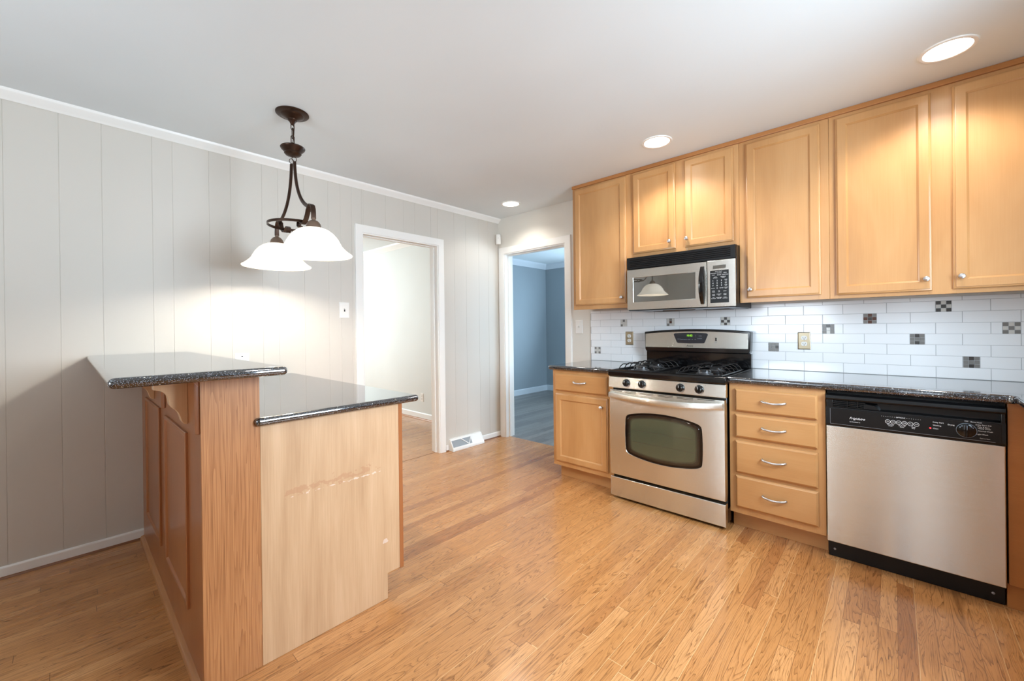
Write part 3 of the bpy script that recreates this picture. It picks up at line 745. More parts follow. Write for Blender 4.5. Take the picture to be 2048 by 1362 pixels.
# front sheet with a hole, lofted from the rectangle to the window outline
rect = []
for (u, v) in ol:
    k = max(abs(u)/((dx1-dx0)/2), abs(v)/0.30); rect.append((u/k, v/k))
Rr = [(cx0, dy, z) for cx0, z in [((dx0+dx1)/2+u, 0.470+v) for u, v in rect]]
Rr = [(min(max(x, dx0), dx1), y, min(max(z, dz0), dz1)) for x, y, z in Rr]
def ring_at(pts, y, ins=0.0):
    out = []
    for x, _, z in pts:
        out.append((min(max(x, dx0+ins), dx1-ins), y, min(max(z, dz0+ins), dz1-ins)))
    return out
win = [(cx+u, dy, cz+v) for u, v in ol]
win2 = [(cx+u*0.985, dy+0.006, cz+v*0.975) for u, v in ol]
full = ring_at(Rr, dy+0.042); f1 = ring_at(Rr, dy+0.006); f2 = ring_at(Rr, dy+0.0015, 0.002); f3 = ring_at(Rr, dy, 0.006)
b.loops([full, f1, f2, f3, win, win2], True, True)
door = b.build('oven_door', m_steel, t)
b = MB(); b.loops([[(cx+u*0.988, dy+0.004, cz+v*0.98) for u, v in ol], [(cx+u*0.985, dy+0.0015, cz+v*0.976) for u, v in ol], [(cx+u*0.90, dy+0.0025, cz+v*0.86) for u, v in ol]], True, True)
tag(b.build('window_border', m_blackgloss, door), 'glossy black window border')
b = MB(); b.loops([[(cx+u*0.940, dy+0.0026, cz+v*0.915) for u, v in ol], [(cx+u*0.935, dy+0.0013, cz+v*0.907) for u, v in ol]], True, False)
for k in range(5):
    b.mi = k; k0, k1 = 0.935-0.026*k, 0.935-0.026*(k+1); q0, q1 = 0.907-0.036*k, 0.907-0.036*(k+1)
    b.loops([[(cx+u*k0, dy+0.0013-0.00002*k, cz+v*q0) for u, v in ol], [(cx+u*k1, dy+0.0013-0.00002*(k+1), cz+v*q1) for u, v in ol]], False, k == 4)
tag(b.build('window_glass', m_frit, door), 'dark oven window glass')
b = MB()
for zz in (0.425, 0.505): b.tube([(cx-0.21, dy+0.0012, zz), (cx+0.21, dy+0.0012, zz)], 0.0006, 6)
b.build('oven_rack', m_filter, door)
b = MB(); path = []
for i in range(21):
    u = -1+2*i/20
    path.append((2.1425+u*0.372, -0.697-0.030*(1-abs(u)**2.4), 0.718+0.016*u*u))
sec = [(-0.006, -0.019), (0.006, -0.019), (0.009, -0.010), (0.009, 0.010), (0.005, 0.019), (-0.005, 0.019), (-0.007, 0.010), (-0.007, -0.010)]
b.sweep(path, sec, (0, 0, 1))
b.box(1.770, 1.796, -0.701, dy, 0.717, 0.752, 0.003, 2); b.box(2.489, 2.515, -0.701, dy, 0.717, 0.752, 0.003, 2)
b.build('door_handle', m_steel, door)
b = MB(); xs = [(1.79, 1.86), (1.885, 1.965), (1.99, 2.085), (2.115, 2.215), (2.24, 2.34), (2.365, 2.465)]
for i, (a, c) in enumerate(xs):
    b.box(a, c, dy-0.0006, dy+0.003, 0.7595, 0.7628)
    if 0 < i < 5: b.box(a, c, dy-0.0006, dy+0.003, 0.7515, 0.7540)
tag(b.build('vent_slots', m_blackmatte, door), 'dark vent slots')
# control panel with four knobs
b = MB(); b.prism([(-0.636, 0.781), (-0.678, 0.781), (-0.682, 0.785), (-0.676, 0.858), (-0.670, 0.863), (-0.636, 0.863)], 'yz', RX0-0.004, RX1+0.002, 0.0015, 1)
cp = b.build('control_panel', m_steel, t)
for kx in (1.894, 2.007, 2.262, 2.377):
    b = MB(); ky, kz = -0.6795, 0.821
    b.lathe((kx, ky, kz), [(0.0265, 0.0), (0.0265, -0.006), (0.024, -0.011), (0.018, -0.013), (0.017, -0.024), (0.015, -0.027), (0.0, -0.0275)], 28, 'y', True)
    b.box(kx-0.0045, kx+0.0045, ky-0.033, ky-0.010, kz-0.019, kz+0.019, 0.002, 2)
    k = b.build('knob', m_blackgloss, t)
    b = MB()
    for i in range(7):
        a = R(-150+i*20); px, pz = kx+0.0245*math.cos(a+R(0)), kz+0.0245*math.sin(a)
        b.lathe((px, ky-0.0095, pz), [(0.0016, 0.0), (0.0016, -0.0015), (0.0, -0.0018)], 8, 'y')
    b.build('dial_marks', m_white_ink, k)
    b = MB(); b.box(kx-0.0008, kx+0.0008, ky-0.0336, ky-0.033, kz+0.004, kz+0.018); b.build('pointer', m_white_ink, k)
for kx in (1.866, 1.980, 2.296, 2.411):
    b = MB(); b.lathe((kx, -0.6772, 0.848), [(0.0, -0.0006), (0.0016, -0.0006), (0.0016, 0.0)], 8, 'y'); b.build('position_mark', m_black_ink, cp)
# cooktop
b = MB(); b.prism([(-0.635, 0.8635), (-0.684, 0.8635), (-0.688, 0.870), (-0.687, 0.893), (-0.679, 0.903), (-0.668, 0.907), (-0.655, 0.9035), (-0.645, 0.898), (-0.085, 0.898), (-0.075, 0.906), (-0.03, 0.908), (-0.03, 0.8635)], 'yz', RX0-0.0045, RX1+0.0045, 0.0015, 1)
for xx in (RX0-0.0045, RX1-0.010): b.box(xx, xx+0.0145, -0.66, -0.08, 0.890, 0.9065, 0.004, 2)
ck = b.build('cooktop', m_blackgloss, t)
for bx in (1.925, 2.352):
    for by in (-0.505, -0.255):
        b = MB(); b.lathe((bx, by, 0.898), [(0.052, 0.0), (0.050, 0.006), (0.040, 0.008), (0.038, 0.018), (0.0, 0.018)], 28); bn = b.build('burner', m_burner, t)
        b = MB(); b.lathe((bx, by, 0.898), [(0.036, 0.0165), (0.042, 0.020), (0.041, 0.026), (0.034, 0.029), (0.0, 0.030)], 28); b.build('burner_cap', m_iron, bn)
def rod(b, p, r=0.0042): b.tube(p, r, 8)
for gx in (1.925, 2.352):
    b = MB(); hw = 0.135; ys, ye = -0.628, -0.135; zt, zb = 0.944, 0.9045
    fr = [(gx-hw, ys, zb), (gx+hw, ys, zb), (gx+hw, ye, zb), (gx-hw, ye, zb)]
    for a, c in zip(fr, fr[1:]+fr[:1]): rod(b, [a, c], 0.0048)
    for by in (-0.505, -0.255):
        for k, dyy in enumerate((-0.083, 0.0, 0.083)):
            y = by+dyy; inner = 0.020 if k == 1 else 0.060
            for s in (-1, 1):
                rod(b, [(gx+s*hw, y, zb), (gx+s*(hw-0.012), y, zb+0.022), (gx+s*(hw-0.030), y, zt-0.003), (gx+s*(hw-0.040), y, zt), (gx+s*inner, y, zt)], 0.0038)
        rod(b, [(gx, by-0.118, zb+0.004), (gx, by-0.108, zt-0.004), (gx, by-0.096, zt), (gx, by-0.020, zt)], 0.0038)
        rod(b, [(gx, by+0.118, zb+0.004), (gx, by+0.108, zt-0.004), (gx, by+0.096, zt), (gx, by+0.020, zt)], 0.0038)
    rod(b, [(gx-hw, (ys+ye)/2, zb), (gx+hw, (ys+ye)/2, zb)], 0.0048)
    b.build('grate', m_iron, t)
# back console
b = MB()
b.box(RX0+0.001, RX1+0.002, -0.072, -0.030, 0.906, 1.010, 0.004, 2)
yb, yf = -0.030, -0.098
def topz(x): u = (x-2.142)/0.38; return 1.186-0.019*u*u
n = 24; pr = [(RX0-0.004+(RX1-RX0+0.010)*i/n) for i in range(n+1)]
pts = [(x, topz(x)) for x in pr] + [(pr[-1]-0.004, 1.030), (pr[-1]-0.014, 1.010), (pr[0]+0.014, 1.010), (pr[0]+0.004, 1.030)]
b.prism(pts, 'xz', yf, yb, 0.006, 3)
con = b.build('back_console', m_blackgloss, t)
b = MB(); pr2 = [(RX0+0.006+(RX1-RX0-0.016)*i/n) for i in range(n+1)]
pts = [(x, topz(x)-0.0165) for x in pr2] + [(pr2[-1], 1.044), (pr2[0], 1.044)]
b.prism(pts, 'xz', yf-0.0022, yf+0.002, 0.001, 1); fp = b.build('console_face', m_steel, con); tag(fp, 'brushed steel face')
yd = yf-0.0022
b = MB(); pts = [(1.998, 1.146), (2.004, 1.152)] + [(2.01+0.228*i/10, 1.1545+0.0035*(1-((i-5)/5)**2)) for i in range(11)] + [(2.244, 1.152), (2.250, 1.146), (2.226, 1.086), (2.218, 1.081), (2.124, 1.0785), (2.030, 1.081), (2.022, 1.086)]
b.prism(pts, 'xz', yd-0.0015, yd+0.001); tag(b.build('clock_display', m_display, con), 'dark clock and key panel')
lettering('clock_digits', [('10:02', 2.118, 1.137, 0.0145)], m_green, con, yd-0.0016)
lettering('key_legends', [('+', 2.163, 1.139, 0.009), ('–', 2.163, 1.128, 0.009), ('TIMER', 2.195, 1.134, 0.0065), ('CANCEL', 2.192, 1.115, 0.0065), ('BAKE', 2.062, 1.107, 0.0065), ('BROIL', 2.088, 1.107, 0.0065), ('KEEP', 2.114, 1.107, 0.0065), ('HI', 2.138, 1.107, 0.0065), ('LO', 2.160, 1.108, 0.0065), ('CLEAN', 2.040, 1.110, 0.006)], m_grey_ink, con, yd-0.0016)
lettering('maker_lettering', [('Amana', 2.118, 1.0605, 0.0125, 'CENTER', 0.35)], m_black_ink, con, yd)
b = MB(); b.box(2.299, 2.309, yd-0.002, yd, 1.110, 1.122, 0.001, 1); b.prism([(2.297, 1.100), (2.311, 1.100), (2.307, 1.111), (2.301, 1.111)], 'xz', yd-0.002, yd); b.build('lamp_switch', m_black_ink, con)
lettering('switch_legend', [('OVEN', 2.304, 1.091, 0.0045), ('LIGHT', 2.304, 1.085, 0.0045)], m_grey_ink, con, yd)

# ================================================================== MICROWAVE
MX0, MX1, MY = 1.7575, 2.5115, -0.385
t = thing('microwave', (2.135, -0.2, 1.332), 'stainless steel and black microwave mounted above the stove', 'microwave')
b = MB(); b.box(MX0+0.003, MX1+0.002, MY+0.012, -0.0100, 1.330, 1.733, 0.002, 1); b.build('body', m_black, t)
b = MB(); b.box(MX0, MX1, MY-0.004, MY+0.012, 1.645, 1.732, 0.003, 2)
vg = b.build('vent_grille', m_black, t)
b = MB()
for i in range(5):
    z = 1.660+i*0.0125; b.prism([(MY-0.0045, z), (MY-0.010, z+0.002), (MY-0.009, z+0.006), (MY-0.0045, z+0.0075)], 'yz', MX0+0.028, MX1-0.030)
b.build('louvre', m_blackgloss, vg)
wx0, wx1, wz0, wz1, mz0, mz1 = 1.808, 2.264, 1.393, 1.5785, 1.335, 1.6415
sx = 2.337
def frame_with_hole(b, x0, x1, z0, z1, hx0, hx1, hz0, hz1, y, d):
    o = [(x0, z0), (x1, z0), (x1, z1), (x0, z1)]; h = [(hx0, hz0), (hx1, hz0), (hx1, hz1), (hx0, hz1)]
    ins = lambda pts, k: [(min(max(p[0], x0+k), x1-k), min(max(p[1], z0+k), z1-k)) for p in pts]
    b.loops([[(p[0], y+d, p[1]) for p in o], [(p[0], y+0.004, p[1]) for p in o], [(p[0], y, p[1]) for p in ins(o, 0.003)], [(p[0], y, p[1]) for p in h], [(p[0]+(0.004 if i in (0, 3) else -0.004), y+0.004, p[1]+(0.004 if i < 2 else -0.004)) for i, p in enumerate(h)]])
b = MB(); frame_with_hole(b, MX0, sx-0.001, mz0, mz1, wx0, wx1, wz0, wz1, MY-0.004, 0.016); md = b.build('door', m_steel, t)
b = MB(); b.box(wx0+0.002, wx1-0.002, MY-0.0025, MY+0.003, wz0+0.002, wz1-0.002, 0.001, 1); tag(b.build('window_glass', m_micglass, md), 'dark reflective window glass')
b = MB(); path = []; secs = []
rings = []
for i in range(17):
    u = -1+2*i/16; z = 1.4825+u*0.1265; w = 0.0165*(1-0.25*u*u); out = 0.036*(1-abs(u)**2.2)
    rings.append([(2.309-w, MY-0.004, z), (2.309-w*0.9, MY-0.010-out*0.9, z), (2.309-w*0.2, MY-0.012-out, z), (2.309+w*0.8, MY-0.010-out*0.9, z), (2.309+w, MY-0.004, z)])
b.loops(rings); b.build('door_handle', m_blackgloss, md)
b = MB(); b.box(sx+0.001, MX1, MY-0.004, MY+0.012, mz0, mz1, 0.003, 2); pn = b.build('control_panel', m_steel, t)
b = MB(); b.box(2.375, 2.454, MY-0.0052, MY-0.003, 1.5855, 1.608, 0.0008, 1); tag(b.build('display', m_micglass, pn), 'blank dark display')
b = MB(); b.box(2.3575, 2.4715, MY-0.0056, MY-0.003, 1.3605, 1.5745, 0.0015, 1); tag(b.build('keypad', m_black, pn), 'black keypad')
yk = MY-0.0056
L = [('Sensor Touch', 2.410, 1.5665, 0.0055)]
for row, words in ((1.5555, ('POPCORN', 'POTATO', 'PIZZA')), (1.5435, ('SOUP', 'REHEAT', 'VEGETABLE'))):
    for x, w in zip((2.378, 2.414, 2.450), words): L.append((w, x, row, 0.0052))
for x, w1, w2 in ((2.390, 'AUTO', 'DEFROST'), (2.438, 'BEVERAGE', 'FRESH')): L += [(w1, x, 1.5305, 0.0048), (w2, x, 1.5245, 0.0048)]
for r_, ds in zip((1.506, 1.490, 1.474), ('123', '456', '789')):
    for x, d in zip((2.375, 2.401, 2.427), ds): L.append((d, x, r_, 0.0095))
L += [('CLOCK', 2.375, 1.457, 0.0048), ('0', 2.401, 1.457, 0.0095), ('POWER', 2.427, 1.457, 0.0048)]
for z, w1, w2 in ((1.508, 'COOK', 'TIME'), (1.490, 'ADD', 'MIN'), (1.474, 'MORE', 'LESS'), (1.457, 'CUSTOM', 'HELP')): L += [(w1, 2.454, z+0.003, 0.0045), (w2, 2.454, z-0.003, 0.0045)]
for z, ws in ((1.436, (('STOP', 'CLEAR'), ('ON', 'OFF'), ('START', ''))), (1.414, (('TURN', 'TABLE'), ('EXHAUST', 'FAN'), ('LIGHT', 'TIMER'))), (1.392, (('FAN', 'HI LO OFF'), ('TURNTABLE', 'ON OFF'), ('LIGHT', 'HI LO OFF')))):
    for x, (w1, w2) in zip((2.378, 2.412, 2.448), ws): L += [(w1, x, z+(0.003 if w2 else 0), 0.0047)] + ([(w2, x, z-0.0035, 0.0047)] if w2 else [])
for k in range(len(L)): L[k] = (L[k][0], L[k][1], L[k][2]-0.0, L[k][3])
lettering('keypad_legends', L, m_white_ink, pn, yk)
b = MB(); b.box(MX0+0.01, MX1-0.01, MY+0.02, -0.03, 1.3265, 1.330); un_ = b.build('underside_plate', m_grey, t)
for a, c in ((1.90, 2.02), (2.27, 2.40)):
    b = MB(); b.box(a-0.02, c+0.02, -0.20, -0.08, 1.3235, 1.3265, 0.001, 1); b.build('filter', m_filter, un_)
b = MB(); b.prism([(2.02, MY+0.03), (2.25, MY+0.03), (2.20, MY+0.11), (2.06, MY+0.11)], 'xy', 1.3205, 1.3265); b.build('lamp_cover', m_filter, un_)

# ================================================================== DISHWASHER
DX0, DX1, DY = 2.9905, 3.5945, -0.630
t = thing('dishwasher', (3.29, -0.3, 0), 'stainless steel dishwasher with black control strip under the counter', 'dishwasher')
b = MB(); b.box(DX0+0.002, DX1+0.002, -0.600, -0.03, 0.080, 0.866); b.build('tub_body', m_blackmatte, t)
b = MB(); b.box(DX0+0.001, DX1-0.001, DY, DY+0.030, 0.090, 0.6895, 0.004, 3); b.build('door', m_steel, t)
b = MB()
b.prism([(DY+0.030, 0.691), (DY-0.004, 0.691), (DY-0.006, 0.700), (DY-0.003, 0.786), (DY+0.020, 0.792), (DY+0.020, 0.822), (DY-0.006, 0.824), (DY-0.010, 0.832), (DY-0.006, 0.846), (DY+0.010, 0.853), (DY+0.030, 0.853)], 'yz', DX0, DX1, 0.0015, 1)
cpn = b.build('control_console', m_black, t)
b = MB()
b.box(DX0+0.002, DX0+0.030, DY-0.003, DY+0.022, 0.784, 0.826, 0.002, 1); b.build('end_cap', m_black, cpn)
b = MB(); b.box(DX1-0.014, DX1-0.001, DY-0.003, DY+0.022, 0.784, 0.834, 0.002, 1); b.build('end_cap', m_black, cpn)
b = MB()
for i in range(4): b.box(DX0+0.028, DX0+0.155, DY-0.002, DY+0.021, 0.789+i*0.0088, 0.7925+i*0.0088)
for xx in (DX0+0.085, DX0+0.125): b.box(xx, xx+0.003, DY-0.001, DY+0.021, 0.788, 0.822)
b.build('vent_louvre', m_black, cpn)
b = MB(); b.loops([[(DX0+0.150, DY+0.02, 0.788), (DX0+0.215, DY+0.02, 0.788), (DX0+0.200, DY+0.02, 0.818), (DX0+0.150, DY+0.02, 0.820)], [(DX0+0.150, DY-0.002, 0.789), (DX0+0.206, DY-0.001, 0.790), (DX0+0.190, DY-0.001, 0.808), (DX0+0.150, DY-0.002, 0.814)]]); b.build('latch_grip', m_black, cpn)
b = MB(); b.box(DX0+0.018, DX1-0.012, DY-0.0072, DY-0.003, 0.7025, 0.780, 0.001, 1); b.build('key_strip', m_black, cpn)
yk = DY-0.0072
b = MB(); b.box(DX0+0.018, DX1-0.03, yk-0.0004, yk+0.001, 0.7012, 0.7022); b.box(DX0+0.0175, DX0+0.0185, yk-0.0004, yk+0.001, 0.703, 0.779); b.build('trim_line', m_grey, cpn)
WASH = [('Frigidaire', 3.114, 0.7385, 0.0115, 'CENTER', 0.4), ('ULTRAQUIET III', 3.106, 0.7205, 0.0042), ('OPTIONS', 3.272, 0.7655, 0.0055)]
for x, w in zip((3.2275, 3.2465, 3.2660, 3.2855, 3.3055, 3.3255), ('On', 'Off', 'On', 'Off', 'On', 'Off')): WASH.append((w, x, 0.7420, 0.0052))
for x, a, c in ((3.237, 'Hi-Temp', 'Wash'), (3.277, 'Hi-Temp', 'Rinse'), (3.3155, 'Heat', 'Dry')): WASH += [(a, x, 0.7285, 0.0048), (c, x, 0.7225, 0.0048)]
WASH += [('Delay Start', 3.3785, 0.7615, 0.0055, 'LEFT'), ('Washing', 3.3785, 0.7475, 0.0055, 'LEFT'), ('Clean', 3.3785, 0.7330, 0.0055, 'LEFT'), ('Drying', 3.446, 0.7570, 0.0055, 'RIGHT'),
         ('Rinse Hold', 3.494, 0.7790, 0.0052, 'LEFT'), ('Delay Start 4Hr', 3.508, 0.7690, 0.0052, 'LEFT'), ('Pots & Pans', 3.514, 0.7605, 0.0052, 'LEFT'), ('Heavy Wash', 3.515, 0.7540, 0.0052, 'LEFT'), ('Normal Wash', 3.516, 0.7435, 0.0052, 'LEFT'), ('Light Wash', 3.511, 0.7290, 0.0052, 'LEFT'), ('Turn to Start', 3.520, 0.7120, 0.0040, 'LEFT'), ('OFF', 3.4815, 0.7800, 0.0050)]
lettering('lettering', WASH, m_white_ink, cpn, yk)
b = MB()
for x in (3.2275, 3.2465, 3.2660, 3.2855, 3.3055, 3.3255):
    ring = [(x+0.0088*math.cos(a), yk-0.0006, 0.7420+0.0088*math.sin(a)) for a in [2*math.pi*i/24 for i in range(24)]]
    b.tube(ring, 0.0007, 5, True, (0, 1, 0))
for x in [3.205+0.0075*i for i in range(7)] + [3.293+0.0075*i for i in range(7)]: b.box(x, x+0.0018, yk-0.0005, yk, 0.7650, 0.7662)
b.build('button_rings', m_white_ink, cpn)
b = MB(); b.lathe((3.3705, yk, 0.7330), [(0.0032, 0.0), (0.0030, -0.0015), (0.0, -0.002)], 12, 'y'); b.build('indicator_lamp', m_red, cpn)
b = MB(); kx, kz = 3.4815, 0.7400
b.lathe((kx, yk, kz), [(0.0305, 0.0), (0.0305, -0.002), (0.0275, -0.003), (0.0265, -0.012), (0.024, -0.014), (0.0, -0.0145)], 40, 'y')
b.box(kx-0.0055, kx+0.0055, yk-0.024, yk-0.010, kz-0.026, kz+0.026, 0.002, 2); dl = b.build('dial', m_blackgloss, cpn)
b = MB(); ring = [(kx+0.0305*math.cos(a), yk-0.0015, kz+0.0305*math.sin(a)) for a in [2*math.pi*i/40 for i in range(40)]]; b.tube(ring, 0.0010, 6, True, (0, 1, 0))
b.box(kx-0.0010, kx+0.0010, yk-0.0246, yk-0.024, kz+0.006, kz+0.025)
for a in (40, 55, 125, 145): b.lathe((kx+0.0245*math.cos(R(a)), yk-0.0138, kz+0.0245*math.sin(R(a))), [(0.0022, 0.0), (0.0022, -0.0012), (0.0, -0.0014)], 8, 'y')
b.build('dial_marks', m_grey_ink, dl)
b = MB(); b.box(DX0+0.002, DX1-0.001, -0.592, -0.570, 0.001, 0.082, 0.002, 1); kp = b.build('kick_plate', m_black, t)
for sx_, sz_ in ((DX0+0.028, 0.040), (DX1-0.035, 0.040)):
    b = MB(); b.lathe((sx_, -0.592, sz_), [(0.0055, 0.0), (0.0050, -0.002), (0.0, -0.003)], 14, 'y'); b.build('screw', m_grey, kp)

# ================================================================== PENINSULA
PX = 1.571
t = thing('bar_partition', (0.78, -2.916, 0), 'raised bar wall of brown panelled wood with an oak end board', 'bar')
Y0, Y1, ZT = -3.003, -2.833, 1.0545
b = MB(); b.box(0.0, PX-0.008, Y0, Y1, 0.0005, ZT); b.build('partition_body', m_bar, t)
b = MB(); b.box(PX-0.008, PX, Y0-0.002, Y1+0.001, 0.0005, ZT, 0.0012, 1); tag(b.build('end_board', m_oakpost, t), 'strongly grained oak end board')
MOULD = [(0, 0.0), (0, 0.007), (0.003, 0.0095), (0.009, 0.0105), (0.015, 0.0095), (0.019, 0.006), (0.023, 0.0015), (0.026, 0.0010)]
for x0, x1, z0, z1 in ((0.215, 0.705, 0.200, 0.852), (0.860, 1.345, 0.192, 0.840)):
    b = MB(); b.panel(x0, x1, z0, z1, Y0-0.0002, MOULD); b.build('panel_moulding', m_bar, t)
for xa, xb in ((0.64, 0.845), (1.44, PX-0.014)):
    b = MB(); b.prism([(xa-0.05, Y0), (xb, Y0), (xb, Y0-0.006), (xb-0.012, Y0-0.014), (xa+0.03, Y0-0.014), (xa-0.05, Y0-0.014)], 'xy', 0.868, ZT-0.001, 0.002, 1); bp = b.build('corbel_backing', m_bar, t)
CORB = [(Y0-0.014, ZT-0.001), (-3.108, ZT-0.001), (-3.108, 1.016), (-3.101, 1.014), (-3.090, 1.011), (-3.079, 1.003), (-3.072, 0.992), (-3.069, 0.978), (-3.067, 0.962), (-3.059, 0.949), (-3.050, 0.941), (-3.043, 0.931), (-3.038, 0.916), (-3.035, 0.902), (-3.029, 0.892), (-3.021, 0.888), (Y0-0.014, 0.890)]
for xa in (0.600, 1.400):
    b = MB(); b.prism(CORB, 'yz', xa, xa+0.040, 0.001, 1); tag(b.build('corbel', m_corbel, t), 'pale scroll-cut bracket under the bar')
b = MB(); b.prism([(Y0-0.0001, ZT-0.001), (Y0-0.022, ZT-0.001), (Y0-0.020, ZT-0.010), (Y0-0.012, ZT-0.018), (Y0-0.004, ZT-0.028), (Y0-0.0001, ZT-0.028)], 'yz', 0.0, PX-0.01); b.build('top_moulding', m_bar, t)
b = MB(); b.prism([(Y0, 0.0006), (Y0-0.019, 0.0006), (Y0-0.018, 0.010), (Y0-0.012, 0.018), (Y0, 0.022)], 'yz', 0.012, PX-0.001); b.build('shoe_moulding', m_shoe, t)
t = thing('peninsula_cabinet', (0.78, -2.54, 0), 'peninsula base cabinet with scuffed pale maple end panel', 'cabinet')
b = MB(); b.box(0.0, PX-0.008, -2.8325, -2.268, 0.104, 0.8675); b.build('cabinet_body', m_maple, t)
b = MB(); b.box(0.0, PX-0.010, -2.8325, -2.331, 0.0005, 0.104); b.build('toe_kick', m_maple_h, t)
b = MB(); b.prism([(-2.8315, 0.0006), (-2.330, 0.0006), (-2.330, 0.113), (-2.267, 0.113), (-2.267, 0.8675), (-2.8315, 0.8675)], 'yz', PX-0.008, PX, 0.0008, 1); tag(b.build('end_panel', m_lam, t), 'pale scuffed maple end panel')
b = MB(); b.box(0.0, PX+0.001, -2.2675, -2.2475, 0.108, 0.8675, 0.001, 1); b.build('face_frame', m_bar, t)
for x0, x1 in ((0.06, 0.54), (0.57, 1.03), (1.07, 1.53)):
    b = MB(); b.panel(x0, x1, 0.14, 0.68, -2.2475, DOOR, 1); b.build('door', m_maple, t)
    b = MB(); b.panel(x0, x1, 0.706, 0.842, -2.2475, DRAW, 1); b.build('drawer', m_maple_h, t)
b = MB(); b.box(0.0006, 1.697, -3.229, -2.776, 1.055, 1.086, 0.0148, 5, lambda m_, e: m_.x > 0.1 or (m_.x > 0.01))
tag(b.build('bar_top', m_granite), 'raised black flecked bar top reaching from the grooved wall', 'countertop')
b = MB(); b.prism([(0.0006, -2.8318), (1.5725, -2.8318), (1.5725, -2.850), (1.594, -2.850), (1.594, -2.166), (0.0006, -2.166)], 'xy', 0.868, 0.899, 0.0135, 4, lambda m_, e: m_.x > 1.575 or m_.y > -2.2 and m_.x > 0.01)
tag(b.build('countertop', m_granite), 'lower black flecked countertop of the peninsula behind the raised bar', 'countertop')

# ================================================================== PENDANT FIXTURE
FX, FY = 0.782, -2.43
t = thing('pendant_light', (FX, FY, CEIL), 'bronze two-shade hanging light over the peninsula', 'pendant light')
b = MB(); b.lathe((FX, FY, CEIL), [(0.0845, -0.0004), (0.0845, -0.005), (0.080, -0.009), (0.060, -0.012), (0.057, -0.016), (0.050, -0.020), (0.038, -0.026), (0.025, -0.034), (0.024, -0.040), (0.018, -0.044), (0.010, -0.060), (0.004, -0.066), (0.0, -0.066)], 48); b.build('canopy', m_bronze, t)
def link_path(z, L_, w, ax):
    pts = []
    for a in [2*math.pi*i/20 for i in range(20)]:
        u, v = w*math.cos(a), (L_/2-w)*(1 if math.sin(a) > 0 else -1) + w*math.sin(a)
        pts.append((FX+(u if ax == 'x' else 0), FY+(u if ax == 'y' else 0), z+v))
    return pts
for z, L_, ax in ((2.353, 0.034, 'y'), (2.317, 0.060, 'x'), (2.277, 0.052, 'y')):
    b = MB(); b.tube(link_path(z, L_, 0.0085, ax), 0.0023, 8, True, (0, 1, 0) if ax == 'x' else (1, 0, 0)); b.build('chain_link', m_bronze, t)
b = MB(); b.tube([(FX+0.004, FY, 2.375), (FX+0.012, FY+0.004, 2.345), (FX+0.013, FY+0.002, 2.31), (FX+0.006, FY, 2.27), (FX, FY, 2.25)], 0.0025, 8); b.build('cord', m_bronze, t)
b = MB(); b.lathe((FX, FY, 2.19), [(0.0, 0.075), (0.008, 0.073), (0.010, 0.062), (0.006, 0.056), (0.008, 0.050), (0.040, 0.052), (0.060, 0.049), (0.0635, 0.044), (0.060, 0.036), (0.046, 0.022), (0.043, 0.018), (0.044, 0.012), (0.036, 0.003), (0.018, -0.003), (0.010, -0.006), (0.0, -0.006)], 40); b.build('hub_cup', m_bronze, t)
BR = 0.0075
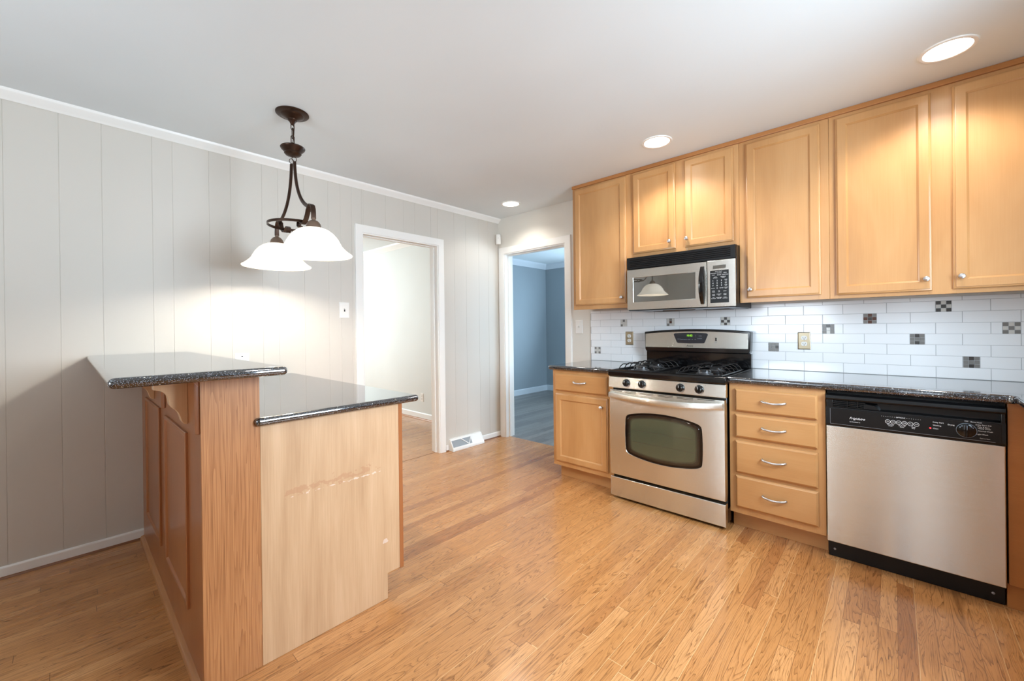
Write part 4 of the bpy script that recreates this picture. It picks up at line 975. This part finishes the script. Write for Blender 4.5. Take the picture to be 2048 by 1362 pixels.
for s in (-1, 1):
    b = MB(); path = []
    P0, P1, P2, P3 = Vector((FX+s*0.024, FY, 2.150)), Vector((FX+s*0.030, FY, 2.02)), Vector((FX+s*0.085, FY, 1.905)), Vector((FX+s*0.215, FY, 1.862))
    for i in range(17):
        u = i/16; p = P0*(1-u)**3+P1*3*u*(1-u)**2+P2*3*u*u*(1-u)+P3*u**3; path.append(p)
    b.sweep(path, [(0.0112*math.cos(a), 0.008*math.sin(a)) for a in [2*math.pi*i/10 for i in range(10)]], (0, 1, 0)); b.build('arm', m_bronze, t)
    b = MB(); zc = 2.166; xc = FX+s*0.020
    b.tube([(xc, FY+0.012*math.cos(a), zc+0.014*math.sin(a)) for a in [2*math.pi*i/16 for i in range(16)]], 0.0018, 6, True, (1, 0, 0)); b.build('hook_ring', m_bronze, t)
    b = MB(); xc, zc = FX+s*0.212, 1.845
    b.tube([(xc+0.017*math.cos(a), FY+0.017*math.sin(a)*0.8, zc+0.010*math.cos(a)) for a in [2*math.pi*i/18 for i in range(18)]], 0.0018, 6, True, (0, 0, 1)); b.build('hook_ring', m_bronze, t)
    # flat S-strap: scroll inside the ring, out and up over a crook, down to the socket
    LX = FX+s*0.273
    pts = [(0.098, 1.780), (0.086, 1.775), (0.075, 1.784), (0.076, 1.800), (0.091, 1.809), (0.107, 1.803), (0.119, 1.791), (0.132, 1.784), (0.150, 1.788), (0.175, 1.803), (0.193, 1.825), (0.206, 1.848), (0.222, 1.864), (0.242, 1.868), (0.260, 1.858), (0.270, 1.838), (0.273, 1.812), (0.273, 1.785)]
    b = MB(); b.sweep([(FX+s*a, FY, z) for a, z in pts], [(-0.0022, -0.012), (0.0022, -0.012), (0.0022, 0.012), (-0.0022, 0.012)], (0, 1, 0)); b.build('scroll_strap', m_bronze, t)
    b = MB(); b.lathe((LX, FY, 1.735), [(0.0, 0.055), (0.009, 0.055), (0.010, 0.044), (0.022, 0.038), (0.033, 0.024), (0.038, 0.004), (0.0385, 0.0), (0.0, 0.0)], 32); b.build('socket_cover', m_bronze2, t)
    out = [(0.036, 1.738), (0.052, 1.735), (0.074, 1.726), (0.096, 1.709), (0.115, 1.686), (0.129, 1.661), (0.137, 1.644), (0.142, 1.640), (0.145, 1.636), (0.156, 1.625), (0.170, 1.613), (0.184, 1.604), (0.1865, 1.601)]
    inn = [(r_-0.004, z-0.003) for r_, z in out[::-1]]
    b = MB(); b.lathe((LX, FY, 0), out+inn, 64); tag(b.build('glass_shade', m_shade, t), 'glowing white bell glass shade')
    b = MB(); b.lathe((LX, FY, 1.656), [(0.0, -0.022), (0.012, -0.019), (0.020, -0.009), (0.022, 0.002), (0.020, 0.012), (0.015, 0.026), (0.012, 0.040), (0.012, 0.075), (0.0, 0.075)], 20); b.build('bulb', m_bulb, t)
ring = [(FX+0.130*math.cos(a), FY+0.130*math.sin(a), 1.800) for a in [2*math.pi*i/56 for i in range(56)]]
b = MB(); b.sweep(ring, [(-0.002, -0.007), (0.002, -0.007), (0.002, 0.007), (-0.002, 0.007)], (0, 0, 1), True); b.build('support_ring', m_bronze, t)
